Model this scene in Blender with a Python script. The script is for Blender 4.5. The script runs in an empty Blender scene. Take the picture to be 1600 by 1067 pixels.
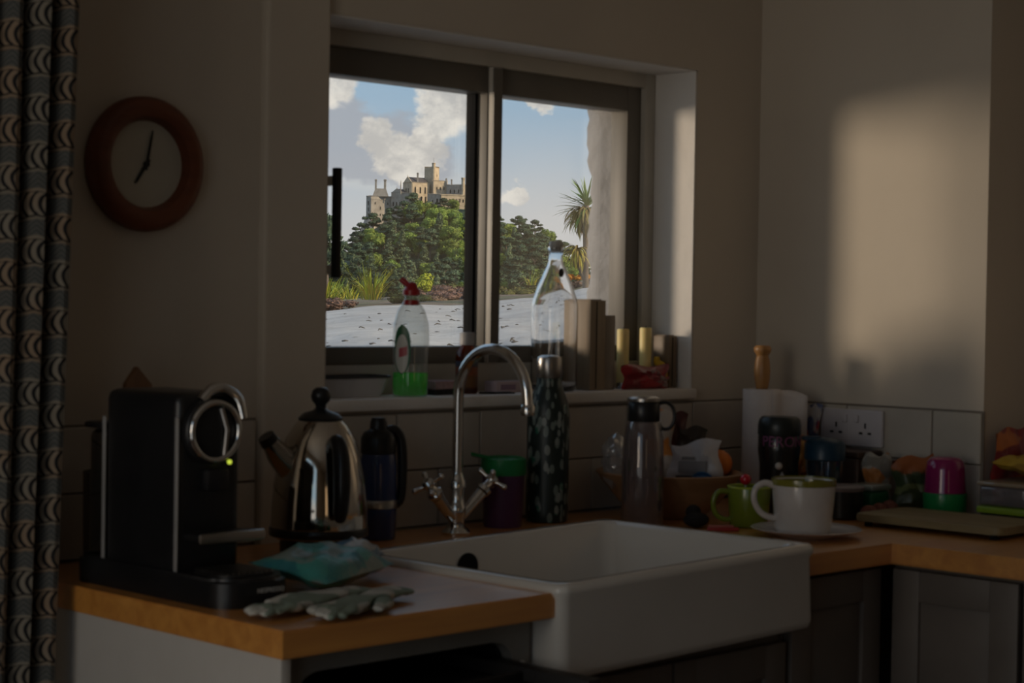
import bpy, bmesh, math, random
import numpy as np
from mathutils import Vector, Matrix, Euler
PI = math.pi
SC = bpy.context.scene
COL = SC.collection
rnd = random.Random(7)

# ------------------------------------------------------------------ camera
CAM = (-1.47596, -2.58790, 1.32)
FWD = Vector((0.70741443, 0.70649947, -0.02057508))
RGT = Vector((0.70678004, -0.7073089, 0.01327036))
DWN = Vector((-0.00517743, -0.0239297, -0.99970024))
_roll = .003
RGT, DWN = (RGT - DWN * _roll).normalized(), (DWN + RGT * _roll).normalized()
cd = bpy.data.cameras.new('camera')
cam = bpy.data.objects.new('camera', cd); COL.objects.link(cam)
M = Matrix.Identity(4)
for i in range(3):
    M[i][0] = RGT[i]; M[i][1] = -DWN[i]; M[i][2] = -FWD[i]; M[i][3] = CAM[i]
cam.matrix_world = M
cd.sensor_width = 36; cd.lens = 36 * 2937.63 / 1600
cd.clip_start = .05; cd.clip_end = 5000
cd.dof.use_dof = True; cd.dof.focus_distance = 560; cd.dof.aperture_fstop = 15
SC.camera = cam
SC.view_settings.view_transform = 'Standard'; SC.view_settings.look = 'None'
SC.view_settings.gamma = 1; SC.view_settings.use_curve_mapping = False
SC.view_settings.exposure = 0.0
SC.cycles.use_denoising = True
SC.cycles.max_bounces = 14; SC.cycles.diffuse_bounces = 6; SC.cycles.transparent_max_bounces = 24
SC.cycles.transmission_bounces = 12
SC.cycles.sample_clamp_indirect = 6

# ------------------------------------------------------------------ node helper
class X:
    """a scalar socket (or number) with arithmetic"""
    nt = None
    def __init__(s, v): s.v = v
    @staticmethod
    def m(op, *a, clamp=False):
        n = X.nt.nodes.new('ShaderNodeMath'); n.operation = op; n.use_clamp = clamp
        for i, q in enumerate(a):
            q = q.v if isinstance(q, X) else q
            if isinstance(q, (int, float)): n.inputs[i].default_value = q
            else: X.nt.links.new(q, n.inputs[i])
        return X(n.outputs[0])
    def __add__(s, o): return X.m('ADD', s, o)
    __radd__ = __add__
    def __sub__(s, o): return X.m('SUBTRACT', s, o)
    def __rsub__(s, o): return X.m('SUBTRACT', o, s)
    def __mul__(s, o): return X.m('MULTIPLY', s, o)
    __rmul__ = __mul__
    def __truediv__(s, o): return X.m('DIVIDE', s, o)
    def gt(s, o): return X.m('GREATER_THAN', s, o)
    def lt(s, o): return X.m('LESS_THAN', s, o)
    def fract(s): return X.m('FRACT', s)
    def floor(s): return X.m('FLOOR', s)
    def abs(s): return X.m('ABSOLUTE', s)
    def sin(s): return X.m('SINE', s)
    def max(s, o): return X.m('MAXIMUM', s, o)
    def min(s, o): return X.m('MINIMUM', s, o)
    def pow(s, o): return X.m('POWER', s, o)
    def clamp(s): return X.m('ADD', s, 0, clamp=True)
    def smooth(s, a, b):
        n = X.nt.nodes.new('ShaderNodeMapRange'); n.interpolation_type = 'SMOOTHSTEP'
        X.nt.links.new(s.v, n.inputs[0]); n.inputs[1].default_value = a; n.inputs[2].default_value = b
        return X(n.outputs[0])
def mixc(nt, fac, a, b):
    n = nt.nodes.new('ShaderNodeMix'); n.data_type = 'RGBA'
    for i, q in ((0, fac), (6, a), (7, b)):
        q = q.v if isinstance(q, X) else q
        if isinstance(q, (int, float)): n.inputs[i].default_value = q
        elif isinstance(q, (tuple, list)): n.inputs[i].default_value = (*q[:3], 1)
        else: nt.links.new(q, n.inputs[i])
    return n.outputs[2]
def noise(nt, vec, scale, detail=3, rough=.5, dist=0):
    n = nt.nodes.new('ShaderNodeTexNoise'); n.inputs['Scale'].default_value = scale
    n.inputs['Detail'].default_value = detail; n.inputs['Roughness'].default_value = rough
    n.inputs['Distortion'].default_value = dist
    if vec is not None: nt.links.new(vec, n.inputs['Vector'])
    return X(n.outputs[0])
def vmap(nt, vec, scale=(1, 1, 1), loc=(0, 0, 0), rot=(0, 0, 0)):
    n = nt.nodes.new('ShaderNodeMapping'); nt.links.new(vec, n.inputs[0])
    n.inputs['Scale'].default_value = scale; n.inputs['Location'].default_value = loc; n.inputs['Rotation'].default_value = rot
    return n.outputs[0]
def sepxyz(nt, vec):
    n = nt.nodes.new('ShaderNodeSeparateXYZ'); nt.links.new(vec, n.inputs[0]); return [X(o) for o in n.outputs]

# ------------------------------------------------------------------ world sky
W = bpy.data.worlds.new('sky'); SC.world = W; W.use_nodes = True
nt = W.node_tree; nt.nodes.clear(); X.nt = nt
tc = nt.nodes.new('ShaderNodeTexCoord'); dirv = tc.outputs['Generated']
def vdot(vec, k):
    n = nt.nodes.new('ShaderNodeVectorMath'); n.operation = 'DOT_PRODUCT'; nt.links.new(vec, n.inputs[0]); n.inputs[1].default_value = k
    return X(n.outputs['Value'])
# azimuth east of north-east and elevation, in degrees
az = X.m('ARCTAN2', vdot(dirv, (.7071, -.7071, 0)), vdot(dirv, (.7071, .7071, 0))) * (180 / PI)
el = X.m('ARCSINE', vdot(dirv, (0, 0, 1))) * (180 / PI)
wv = vmap(nt, dirv, (1, 1, 1.6))
n1 = noise(nt, wv, 14, 6, .62)
n2 = noise(nt, vmap(nt, dirv, (1, 1, 1.3), (3, 1, 2)), 34, 5, .6)
n3 = noise(nt, vmap(nt, dirv, (1, 1, 4.5), (5, 2, 9)), 6, 5, .55)
n4 = noise(nt, vmap(nt, dirv, (1, 1, 1.3), (7, 4, 1)), 20, 4, .6)
wx = az + (n1 - .5) * 3.0 + (n2 - .5) * 1.3
wy = el + (n4 - .5) * 2.2 + (n2 - .5) * 1.1
def blob(a0, e0, sa, se):
    dx = (wx - a0) * (1 / sa); dy = (wy - e0) * (1 / se)
    return 1 - (dx * dx + dy * dy)
def many(bl):
    r = None
    for b in bl:
        q = blob(*b); r = q if r is None else r.max(q)
    return r
elup = (el * (1 / 60)).clamp().pow(.55)
base = mixc(nt, el.smooth(1.5, 7.5), (.66, .66, .66), (.36, .54, .72))
base = mixc(nt, el.smooth(9, 60), base, (.22, .40, .68))
# far pale haze, cirrus and small cloud everywhere
cir = (n3 * 1.0).smooth(.48, .72) * .55
sky = mixc(nt, cir, base, (.74, .73, .70))
gen = n1.smooth(.53, .66) * el.smooth(8, 20)
sky = mixc(nt, gen, sky, (.80, .76, .70))
# grey shelf of cloud base, then the cumulus heads
shelf = many([(-4.6, 4.6, 2.4, 1.25), (-3.2, 4.3, 1.6, .9), (-5.6, 5.4, 1.2, 1.2)]).smooth(.0, .5)
sky = mixc(nt, shelf * .85, sky, (.46, .48, .53))
heads = many([(-5.6, 6.9, .85, 1.0), (-4.55, 5.0, .62, .62), (-3.9, 4.6, .72, .6), (-2.75, 4.7, .75, .75), (-3.3, 4.15, 1.0, .55), (-2.3, 5.6, 1.0, .9),
              (-1.8, 6.3, 1.3, .8), (.55, 5.95, .55, .42), (.0, 3.6, .42, .36), (2.0, 6.3, .6, .3)])
hm = heads.smooth(-.15, .50)
tone = mixc(nt, n2.smooth(.36, .60), (.64, .615, .585), (.98, .92, .83))
sky = mixc(nt, hm * .93, sky, tone)
low = el.smooth(4.4, 1.2) * az.smooth(-1.5, 1.0)
sky = mixc(nt, low * .80, sky, (.70, .69, .69))
bgd = nt.nodes.new('ShaderNodeBackground'); nt.links.new(sky, bgd.inputs[0]); bgd.inputs[1].default_value = 1.0
out = nt.nodes.new('ShaderNodeOutputWorld'); nt.links.new(bgd.outputs[0], out.inputs[0])

# ------------------------------------------------------------------ sun and lamps
sd = bpy.data.lights.new('sun', 'SUN'); sd.energy = 4.6; sd.angle = math.radians(.8); sd.color = (1, .80, .54)
sun = bpy.data.objects.new('sun', sd); COL.objects.link(sun)
sdir = Vector((.7071, -.7071, 0)) * .85 - Vector((.7071, .7071, 0)) * .24 + Vector((0, 0, .42))
sun.rotation_euler = sdir.to_track_quat('Z', 'Y').to_euler()
# added spot standing in for low sun, warms the right-hand wall through the window
ld = bpy.data.lights.new('patch_spot', 'SPOT'); ld.energy = 1560; ld.color = (1, .80, .60); ld.spot_size = math.radians(17); ld.spot_blend = .25
ld.shadow_soft_size = .80
lo = bpy.data.objects.new('patch_spot', ld); COL.objects.link(lo)
lo.location = Vector((1.45, .14, 1.5)) + 7 * Vector((-.707, .707, .058))
lo.rotation_euler = (lo.location - Vector((1.45, .14, 1.5))).to_track_quat('Z', 'Y').to_euler()
# warm room lamp behind the camera
wd = bpy.data.lights.new('room_lamp', 'AREA'); wd.shape = 'RECTANGLE'; wd.size = .30; wd.size_y = .9; wd.energy = .5; wd.color = (1, .66, .36)
wl_ = bpy.data.objects.new('room_lamp', wd); COL.objects.link(wl_); wl_.location = (-1.1, -4.1, 1.35)
wl_.rotation_euler = (Vector((-1.1, -4.1, 1.35)) - Vector((.6, 0, 1.1))).to_track_quat('Z', 'Y').to_euler()
# unseen warm fill light added on the left to brighten left-facing sides
hd0 = bpy.data.lights.new('side_fill', 'AREA'); hd0.shape = 'RECTANGLE'; hd0.size = .5; hd0.size_y = .8; hd0.energy = 2.9; hd0.color = (1, .80, .58)
hl_ = bpy.data.objects.new('side_fill', hd0); COL.objects.link(hl_); hl_.location = (-1.72, -1.05, 1.35)
hl_.rotation_euler = (Vector((-1.72, -1.05, 1.35)) - Vector((0, -.62, .85))).to_track_quat('Z', 'Y').to_euler()
def portal(loc, rot, sx, sy):
    d = bpy.data.lights.new('portal', 'AREA'); d.shape = 'RECTANGLE'; d.size = sx; d.size_y = sy; d.cycles.is_portal = True
    o = bpy.data.objects.new('portal', d); COL.objects.link(o); o.location = loc; o.rotation_euler = rot
portal((1.155, .30, 1.48), (-PI / 2, 0, 0), 1.05, .65)       # faces the room (-Y)
portal((-1.87, -1.55, 1.185), (0, -PI / 2, 0), 2.13, 1.9)       # faces +X

# ------------------------------------------------------------------ materials
def mat(name, col, rough=.5, metal=0, var=.10, scale=9, bump=0, bscale=60, trans=0, ior=1.45, alpha=1, coat=0, coords='Object', sss=0, spec=.5, emit=None, rand=0, stretch=(1, 1, 1)):
    m = bpy.data.materials.new(name); m.use_nodes = True
    nt = m.node_tree; X.nt = nt; b = nt.nodes['Principled BSDF']
    t = nt.nodes.new('ShaderNodeTexCoord'); v = vmap(nt, t.outputs[coords], stretch)
    n = noise(nt, v, scale, 4, .55)
    lo_ = tuple(max(0, c * (1 - var)) for c in col); hi = tuple(min(1, c * (1 + var)) for c in col)
    c = mixc(nt, n.smooth(.3, .7), lo_, hi)
    if rand:
        oi = nt.nodes.new('ShaderNodeObjectInfo'); h = nt.nodes.new('ShaderNodeHueSaturation')
        nt.links.new(((X(oi.outputs['Random']) - .5) * rand + 1).v, h.inputs['Value'])
        nt.links.new(((X(oi.outputs['Random']) * 7.3).fract() * .03 + .485).v, h.inputs['Hue'])
        nt.links.new(c, h.inputs['Color']); c = h.outputs[0]
    nt.links.new(c, b.inputs['Base Color'])
    b.inputs['Roughness'].default_value = rough; b.inputs['Metallic'].default_value = metal
    b.inputs['Transmission Weight'].default_value = trans; b.inputs['IOR'].default_value = ior
    b.inputs['Alpha'].default_value = alpha; b.inputs['Coat Weight'].default_value = coat
    b.inputs['Specular IOR Level'].default_value = spec
    if sss: b.inputs['Subsurface Weight'].default_value = sss; b.inputs['Subsurface Scale'].default_value = .01
    if emit: b.inputs['Emission Color'].default_value = (*emit, 1); b.inputs['Emission Strength'].default_value = 1
    if bump:
        bn = noise(nt, v, bscale, 4, .6); bp = nt.nodes.new('ShaderNodeBump'); bp.inputs['Strength'].default_value = bump
        bp.inputs['Distance'].default_value = .01; nt.links.new(bn.v, bp.inputs['Height']); nt.links.new(bp.outputs[0], b.inputs['Normal'])
    m['bsdf'] = b.name
    return m
def nodes(m):
    X.nt = m.node_tree; return m.node_tree, m.node_tree.nodes['Principled BSDF']
def thin_glass(name, tint=(.97, .98, .97), refl=.06, body=0, bodycol=(.5, .5, .5)):
    m = bpy.data.materials.new(name); m.use_nodes = True; nt = m.node_tree; nt.nodes.clear(); X.nt = nt
    tr = nt.nodes.new('ShaderNodeBsdfTransparent'); tr.inputs[0].default_value = (*tint, 1)
    gl = nt.nodes.new('ShaderNodeBsdfGlossy'); gl.inputs['Roughness'].default_value = .02
    lw = nt.nodes.new('ShaderNodeLayerWeight'); lw.inputs[0].default_value = .35
    mx = nt.nodes.new('ShaderNodeMixShader'); nt.links.new((X(lw.outputs[1]) * .55 + refl).clamp().v, mx.inputs[0])
    nt.links.new(tr.outputs[0], mx.inputs[1]); nt.links.new(gl.outputs[0], mx.inputs[2]); last = mx
    if body:
        df = nt.nodes.new('ShaderNodeBsdfPrincipled'); df.inputs['Base Color'].default_value = (*bodycol, 1); df.inputs['Roughness'].default_value = .3
        t = nt.nodes.new('ShaderNodeTexCoord'); nn = noise(nt, t.outputs['Object'], 12, 3)
        m2 = nt.nodes.new('ShaderNodeMixShader'); nt.links.new((nn * .2 + (body - .1)).v, m2.inputs[0]); nt.links.new(mx.outputs[0], m2.inputs[1]); nt.links.new(df.outputs[0], m2.inputs[2]); last = m2
    o = nt.nodes.new('ShaderNodeOutputMaterial'); nt.links.new(last.outputs[0], o.inputs[0])
    return m
def wood(name, dark, light, rough=.4, axis=0, scale=6, coat=.0):
    m = bpy.data.materials.new(name); m.use_nodes = True; nt, b = nodes(m)
    t = nt.nodes.new('ShaderNodeTexCoord'); st = [18, 18, 18]; st[axis] = 1.2
    v = vmap(nt, t.outputs['Object'], tuple(st)); g = noise(nt, v, scale * .35, 6, .6, .4)
    st2 = [9, 9, 9]; st2[axis] = 1.2
    g2 = noise(nt, vmap(nt, t.outputs['Object'], tuple(st2), (3, 3, 1)), 2.0, 2)
    c = mixc(nt, (g * .65 + g2 * .35).smooth(.32, .68), dark, light)
    nt.links.new(c, b.inputs['Base Color']); b.inputs['Roughness'].default_value = rough; b.inputs['Coat Weight'].default_value = coat; b.inputs['Coat Roughness'].default_value = .38 if coat > .5 else .03
    bp = nt.nodes.new('ShaderNodeBump'); bp.inputs['Strength'].default_value = .12; bp.inputs['Distance'].default_value = .004
    nt.links.new(g.v, bp.inputs['Height']); nt.links.new(bp.outputs[0], b.inputs['Normal'])
    return m
def bands(name, stops, axis=2, rough=.4, wob=.0, soft=.002, coat=0, metal=0):
    """colour changing along an object axis at the given heights: [(z, colour), ...] first entry below everything"""
    m = bpy.data.materials.new(name); m.use_nodes = True; nt, b = nodes(m)
    t = nt.nodes.new('ShaderNodeTexCoord'); xyz = sepxyz(nt, t.outputs['Object']); s = xyz[axis]
    if wob: s = s + (noise(nt, t.outputs['Object'], 26, 3) - .5) * wob
    c = None
    for z, col in stops:
        c = tuple(col) if c is None else mixc(nt, s.smooth(z - soft, z + soft), c, col)
    n = noise(nt, t.outputs['Object'], 40, 3)
    c = mixc(nt, n.smooth(.35, .7) * .12, c, (.02, .02, .02))
    nt.links.new(c, b.inputs['Base Color']); b.inputs['Roughness'].default_value = rough; b.inputs['Coat Weight'].default_value = coat; b.inputs['Metallic'].default_value = metal
    return m
def patches(name, cols, scale=18, rough=.35, coat=.2, seed=0):
    """printed crinkly packet: irregular fields of a few colours"""
    m = bpy.data.materials.new(name); m.use_nodes = True; nt, b = nodes(m)
    t = nt.nodes.new('ShaderNodeTexCoord'); v = vmap(nt, t.outputs['Object'], (1, 1, 1), (seed, seed * .7, seed * .3))
    c = cols[0]
    for i, k in enumerate(cols[1:]):
        n = noise(nt, vmap(nt, v, (1, 1, 1), (i * 3.1, i * 1.7, 0)), scale, 1.5)
        c = mixc(nt, n.smooth(.50, .54), c, k)
    nt.links.new(c, b.inputs['Base Color']); b.inputs['Roughness'].default_value = rough; b.inputs['Coat Weight'].default_value = coat
    bn = noise(nt, v, 60, 3); bp = nt.nodes.new('ShaderNodeBump'); bp.inputs['Strength'].default_value = .5; bp.inputs['Distance'].default_value = .006
    nt.links.new(bn.v, bp.inputs['Height']); nt.links.new(bp.outputs[0], b.inputs['Normal'])
    return m

# ------------------------------------------------------------------ mesh helpers
def box(bm, x0, x1, y0, y1, z0, z1, bev=0, seg=2, M=None):
    r = bmesh.ops.create_cube(bm, size=1)['verts']
    for v in r: v.co = Vector(((x0 + x1) / 2 + v.co.x * (x1 - x0), (y0 + y1) / 2 + v.co.y * (y1 - y0), (z0 + z1) / 2 + v.co.z * (z1 - z0)))
    if bev:
        es = {e for v in r for e in v.link_edges}
        q = bmesh.ops.bevel(bm, geom=list(es), offset=bev, segments=seg, profile=.5, affect='EDGES')
        r = list({v for v in q['verts']} | {v for v in r if v.is_valid})
    if M is not None:
        for v in r: v.co = M @ v.co
    return r
def lathe(bm, prof, n=32, cx=0, cy=0, cz=0, sx=1, sy=1, close=False):
    rings = []
    for r, z in prof:
        if r < 1e-6: rings.append([bm.verts.new((cx, cy, cz + z))])
        else: rings.append([bm.verts.new((cx + sx * r * math.cos(2 * PI * i / n), cy + sy * r * math.sin(2 * PI * i / n), cz + z)) for i in range(n)])
    pr = list(zip(rings, rings[1:]))
    if close: pr.append((rings[-1], rings[0]))
    for a, b in pr:
        if len(a) == 1 and len(b) == 1: continue
        for i in range(n):
            j = (i + 1) % n
            f = ((a[0], b[j], b[i]) if len(a) == 1 else (a[i], a[j], b[0]) if len(b) == 1 else (a[i], a[j], b[j], b[i]))
            bm.faces.new(f)
    return [v for r in rings for v in r]
def tube(bm, pts, r, n=12, cap=True):
    pts = [Vector(p) for p in pts]; rs = list(r) if isinstance(r, (list, tuple)) else [r] * len(pts)
    if 4 <= len(pts) <= 10 and n >= 8:          # round off coarse paths
        P_, R_ = [], []
        for i in range(len(pts) - 1):
            a, b, c, d = pts[max(i - 1, 0)], pts[i], pts[i + 1], pts[min(i + 2, len(pts) - 1)]
            for k in range(5):
                t = k / 5; P_.append(.5 * ((2 * b) + (c - a) * t + (2 * a - 5 * b + 4 * c - d) * t * t + (3 * b - a - 3 * c + d) * t ** 3)); R_.append(rs[i] * (1 - t) + rs[i + 1] * t)
        P_.append(pts[-1]); R_.append(rs[-1]); pts, rs = P_, R_
    rings = []; up = None
    for i, p in enumerate(pts):
        t = (pts[min(i + 1, len(pts) - 1)] - pts[max(i - 1, 0)]).normalized()
        if up is None: up = t.orthogonal().normalized()
        up = (up - t * up.dot(t)).normalized(); sd_ = t.cross(up)
        rings.append([bm.verts.new(p + (up * math.cos(2 * PI * k / n) + sd_ * math.sin(2 * PI * k / n)) * rs[i]) for k in range(n)])
    for a, b in zip(rings, rings[1:]):
        for k in range(n): bm.faces.new((a[k], a[(k + 1) % n], b[(k + 1) % n], b[k]))
    if cap: bm.faces.new(rings[0][::-1]); bm.faces.new(rings[-1])
def ball(bm, c, r, sub=3, sc=(1, 1, 1)):
    q = bmesh.ops.create_icosphere(bm, subdivisions=sub, radius=r)['verts']
    for v in q: v.co = Vector((c[0] + v.co.x * sc[0], c[1] + v.co.y * sc[1], c[2] + v.co.z * sc[2]))
    return q
def prism(bm, poly, z0, z1, M=None):
    a = [bm.verts.new((x, y, z0)) for x, y in poly]; b = [bm.verts.new((x, y, z1)) for x, y in poly]
    bm.faces.new(a[::-1]); bm.faces.new(b); n = len(poly)
    for i in range(n): bm.faces.new((a[i], a[(i + 1) % n], b[(i + 1) % n], b[i]))
    if M is not None:
        for v in a + b: v.co = M @ v.co
    return a + b
def bag(bm, w, h, t, seed=1, nx=12, nz=12, pinch=.0, crump=.006, top=1.0):
    """pillow packet standing on z=0, width along x, thickness along y"""
    r = random.Random(seed); ph = [r.uniform(0, 6) for _ in range(8)]
    front, back = [], []
    for j in range(nz + 1):
        v = j / nz; fr, bk = [], []
        for i in range(nx + 1):
            u = i / nx
            e = (1 - (2 * u - 1) ** 4) * (1 - (2 * v - 1) ** 4)
            ww = w * (1 - pinch * v) * (1 + .03 * math.sin(5 * v + ph[0]))
            x = (u - .5) * ww + crump * math.sin(9 * v + ph[1] + 3 * u); z = v * h * (1 + (top - 1) * u) + crump * .8 * math.sin(8 * u + ph[2]) * v
            wr = crump * (math.sin(11 * u + 7 * v + ph[3]) + math.sin(17 * v - 9 * u + ph[4]) + .6 * math.sin(23 * u + 19 * v + ph[5]))
            edge = i in (0, nx) or j in (0, nz)
            a = bm.verts.new((x, -t / 2 * e - (0 if edge else wr * .6 * e + .0008), max(z, 0)))
            fr.append(a); bk.append(a if edge else bm.verts.new((x, t / 2 * e + wr * .5 * e + .0008, max(z, 0))))
        front.append(fr); back.append(bk)
    for j in range(nz):
        for i in range(nx):
            bm.faces.new((front[j][i], front[j][i + 1], front[j + 1][i + 1], front[j + 1][i]))
            q = (back[j][i], back[j + 1][i], back[j + 1][i + 1], back[j][i + 1])
            if len(set(q)) == 4:
                try: bm.faces.new(q)
                except ValueError: pass
def B(): return bmesh.new()
def link_mesh(name, bm, m, parent=None, smooth=True, loc=None, rot=None, ang=40):
    bmesh.ops.recalc_face_normals(bm, faces=bm.faces)
    me = bpy.data.meshes.new(name); bm.to_mesh(me); bm.free()
    if smooth:
        for p in me.polygons: p.use_smooth = True
        try: me.set_sharp_from_angle(angle=math.radians(ang))
        except Exception: pass
    if m: me.materials.append(m)
    o = bpy.data.objects.new(name, me); COL.objects.link(o)
    if parent: o.parent = parent
    if loc: o.location = loc
    if rot: o.rotation_euler = rot
    return o
def tag(o, label=None, cat=None, group=None, kind=None):
    if label: o['label'] = label
    if cat: o['category'] = cat
    if group: o['group'] = group
    if kind: o['kind'] = kind
    return o
def thing(name, label, cat, loc=(0, 0, 0), rz=0, group=None, rot=None):
    o = bpy.data.objects.new(name, None); o.empty_display_size = .05; COL.objects.link(o); o.location = loc; o.rotation_euler = rot or (0, 0, rz)
    return tag(o, label, cat, group)
def part(name, bm, m, parent, label=None, smooth=True, ang=40, kind=None):
    o = link_mesh(name, bm, m, parent, smooth, ang=ang)
    return tag(o, label, None, None, kind)
def struct(name, bm, m, parent=None, label=None, smooth=False):
    o = link_mesh(name, bm, m, parent, smooth)
    return tag(o, label, None, None, 'structure' if parent is None else None)
def single(name, bm, m, label, cat, loc=(0, 0, 0), rz=0, group=None, rot=None, ang=40):
    o = link_mesh(name, bm, m, None, True, loc, rot or (0, 0, rz), ang); return tag(o, label, cat, group)
def copy_part(o, parent, loc=None, rot=None, scale=None):
    c = o.copy(); COL.objects.link(c); c.parent = parent
    if loc is not None: c.location = loc
    if rot is not None: c.rotation_euler = rot
    if scale is not None: c.scale = scale
    return c
def text_mesh(s, size, m, parent, name, M4, bend=None, thick=.0006, label=None):
    cu = bpy.data.curves.new(name, 'FONT'); cu.body = s; cu.size = size; cu.align_x = 'CENTER'; cu.align_y = 'CENTER'; cu.extrude = thick / 2; cu.resolution_u = 3
    o = bpy.data.objects.new('tmp', cu); COL.objects.link(o)
    me = bpy.data.meshes.new_from_object(o.evaluated_get(bpy.context.evaluated_depsgraph_get()))
    COL.objects.unlink(o); bpy.data.objects.remove(o); bpy.data.curves.remove(cu)
    if bend:
        for v in me.vertices:
            a = v.co.x / bend; rr = bend + v.co.z
            v.co = Vector((rr * math.sin(a), -rr * math.cos(a), v.co.y))
    me.transform(M4); me.materials.clear(); me.materials.append(m); me.name = name
    t = bpy.data.objects.new(name, me); COL.objects.link(t); t.parent = parent
    if label: t['label'] = label
    return t
# ------------------------------------------------------------------ shared materials
m_wall = mat('painted_plaster', (.59, .53, .445), .85, var=.03, scale=3, bump=.06, bscale=35)
m_reveal = mat('white_reveal_plaster', (.74, .71, .67), .7, var=.04, scale=5, bump=.25, bscale=30)
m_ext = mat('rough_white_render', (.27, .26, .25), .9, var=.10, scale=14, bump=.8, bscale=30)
m_floor = wood('floor_boards', (.10, .06, .035), (.20, .12, .07), .5, 1)
m_tile = mat('cream_glazed_tile', (.50, .46, .40), .28, var=.10, scale=5, bump=.05, rand=.12)
m_grout = mat('dark_grout', (.20, .17, .14), .9)
m_top = wood('beech_worktop', (.52, .20, .035), (.72, .32, .065), .36, 0, coat=1.0)
m_top.node_tree.nodes['Principled BSDF'].inputs['Specular IOR Level'].default_value = .9
m_white = mat('white_laminate', (.52, .49, .45), .45, var=.03)
m_cab = mat('taupe_painted_cabinet', (.15, .125, .105), .5, var=.08)
m_frame = mat('grey_window_frame', (.46, .43, .37), .45, var=.05)
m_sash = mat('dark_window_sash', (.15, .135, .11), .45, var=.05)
m_gasket = mat('black_rubber', (.018, .018, .018), .95, spec=.05)
m_black = mat('black_plastic', (.012, .012, .013), .32, var=.2)
m_blackm = mat('matt_black_metal', (.012, .011, .011), .45)
m_chrome = mat('chrome', (.72, .71, .69), .10, 1, var=.03)
m_chromed = mat('brushed_steel', (.42, .40, .38), .28, 1, var=.05)
m_ceram = mat('glazed_ceramic', (.66, .63, .58), .12, var=.03, scale=4, coat=.3)
m_pane = thin_glass('window_glass', (.985, .99, .985), .012)

# ------------------------------------------------------------------ room shell
XR, XA, YE = 1.889, 2.09, -.579          # right wall, alcove wall, end of right wall
bm = B()
box(bm, -2.0, .640, 0, .27, 0, 2.45); box(bm, 1.666, 2.3, 0, .27, 0, 2.45)
box(bm, .640, 1.666, 0, .27, 0, 1.12); box(bm, .640, 1.666, 0, .27, 1.826, 2.45)
wall_w = struct('wall_window', bm, m_wall)
bm = B(); box(bm, .498, .637, -.017, .01, 0, 2.40, .005)
struct('boxing', bm, m_wall, wall_w)
bm = B(); box(bm, XR, 2.3, YE, 0, 0, 2.45); wall_r = struct('wall_right', bm, m_wall)
bm = B(); box(bm, XA, 2.3, -4.3, YE, 0, 2.45); wall_a = struct('wall_alcove', bm, m_wall)
bm = B(); box(bm, -2.0, 2.3, -4.45, -4.3, 0, 2.45); struct('wall_back', bm, m_wall)
bm = B()
box(bm, -2.0, -1.85, -4.45, -2.5, 0, 2.45); box(bm, -2.0, -1.85, -.6, .27, 0, 2.45)
box(bm, -2.0, -1.85, -2.5, -.6, 0, .12); box(bm, -2.0, -1.85, -2.5, -.6, 2.25, 2.45)
struct('wall_left', bm, m_wall)
bm = B(); box(bm, -2.0, 2.3, -4.45, .27, -.1, 0); struct('floor', bm, m_floor)
bm = B(); box(bm, -2.0, 2.3, -4.45, .27, 2.45, 2.6); struct('ceiling', bm, m_reveal)
# second window, behind the camera's left shoulder
bm = B()
for a in (-2.5, -1.58, -.66): box(bm, -1.96, -1.9, a, a + .06, .12, 2.25)
box(bm, -1.96, -1.9, -2.5, -.6, .12, .18); box(bm, -1.96, -1.9, -2.5, -.6, 2.19, 2.25)
win2 = struct('window_2', bm, m_frame)
for a in (-2.44, -1.52):
    bm = B(); box(bm, -1.932, -1.928, a, a + .86, .18, 2.19); struct('pane', bm, m_pane, win2)
# window recess lining, sill
bm = B()
box(bm, 1.661, 1.667, .0, .125, 1.142, 1.8265); box(bm, .639, .645, .0, .125, 1.142, 1.8265); box(bm, .639, 1.667, .0, .125, 1.823, 1.8265)
struct('trim_1', bm, m_reveal)
bm = B(); box(bm, .6405, 1.6655, -.016, .20, 1.120, 1.142, .004); struct('trim_2', bm, m_reveal, smooth=True)
# outside reveal of rough render
def rough_post(x0, x1, y0, y1, z0, z1, seed, sgn):
    bm = B(); n = 46; r = random.Random(seed); rows = []
    off = [0]; 
    for k in range(n): off.append(off[-1] * .75 + r.uniform(-.006, .006))
    for k in range(n + 1):
        z = z0 + (z1 - z0) * k / n; o = off[k]
        xi = x0 if sgn < 0 else x1; xo = x1 if sgn < 0 else x0
        p = [(xi, y0), (xi, y0 + (y1 - y0) * .42), (xi + sgn * -.004 * 0 + o * .3, y0 + (y1 - y0) * .5), (xi - sgn * .006 + o * .5, y0 + (y1 - y0) * .8 + o * .8), (xi - sgn * .02, y1 + o * 1.3 + .006), (xi - sgn * .045, y1 + .008 + o), (xo, y1 + .006), (xo, y0)]
        rows.append([bm.verts.new((x, y, z)) for x, y in p])
    for a, b in zip(rows, rows[1:]):
        m_ = len(a)
        for i in range(m_): bm.faces.new((a[i], a[(i + 1) % m_], b[(i + 1) % m_], b[i]))
    bm.faces.new(rows[0]); bm.faces.new(rows[-1])
    return bm
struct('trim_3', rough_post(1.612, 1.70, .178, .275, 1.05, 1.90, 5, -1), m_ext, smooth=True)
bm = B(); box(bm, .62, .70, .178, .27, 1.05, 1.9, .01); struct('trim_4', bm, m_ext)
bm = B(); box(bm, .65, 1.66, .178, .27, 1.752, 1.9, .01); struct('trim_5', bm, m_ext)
bm = B(); box(bm, .65, 1.66, .178, .31, 1.12, 1.215, .01); struct('trim_6', bm, m_ext)
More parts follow.
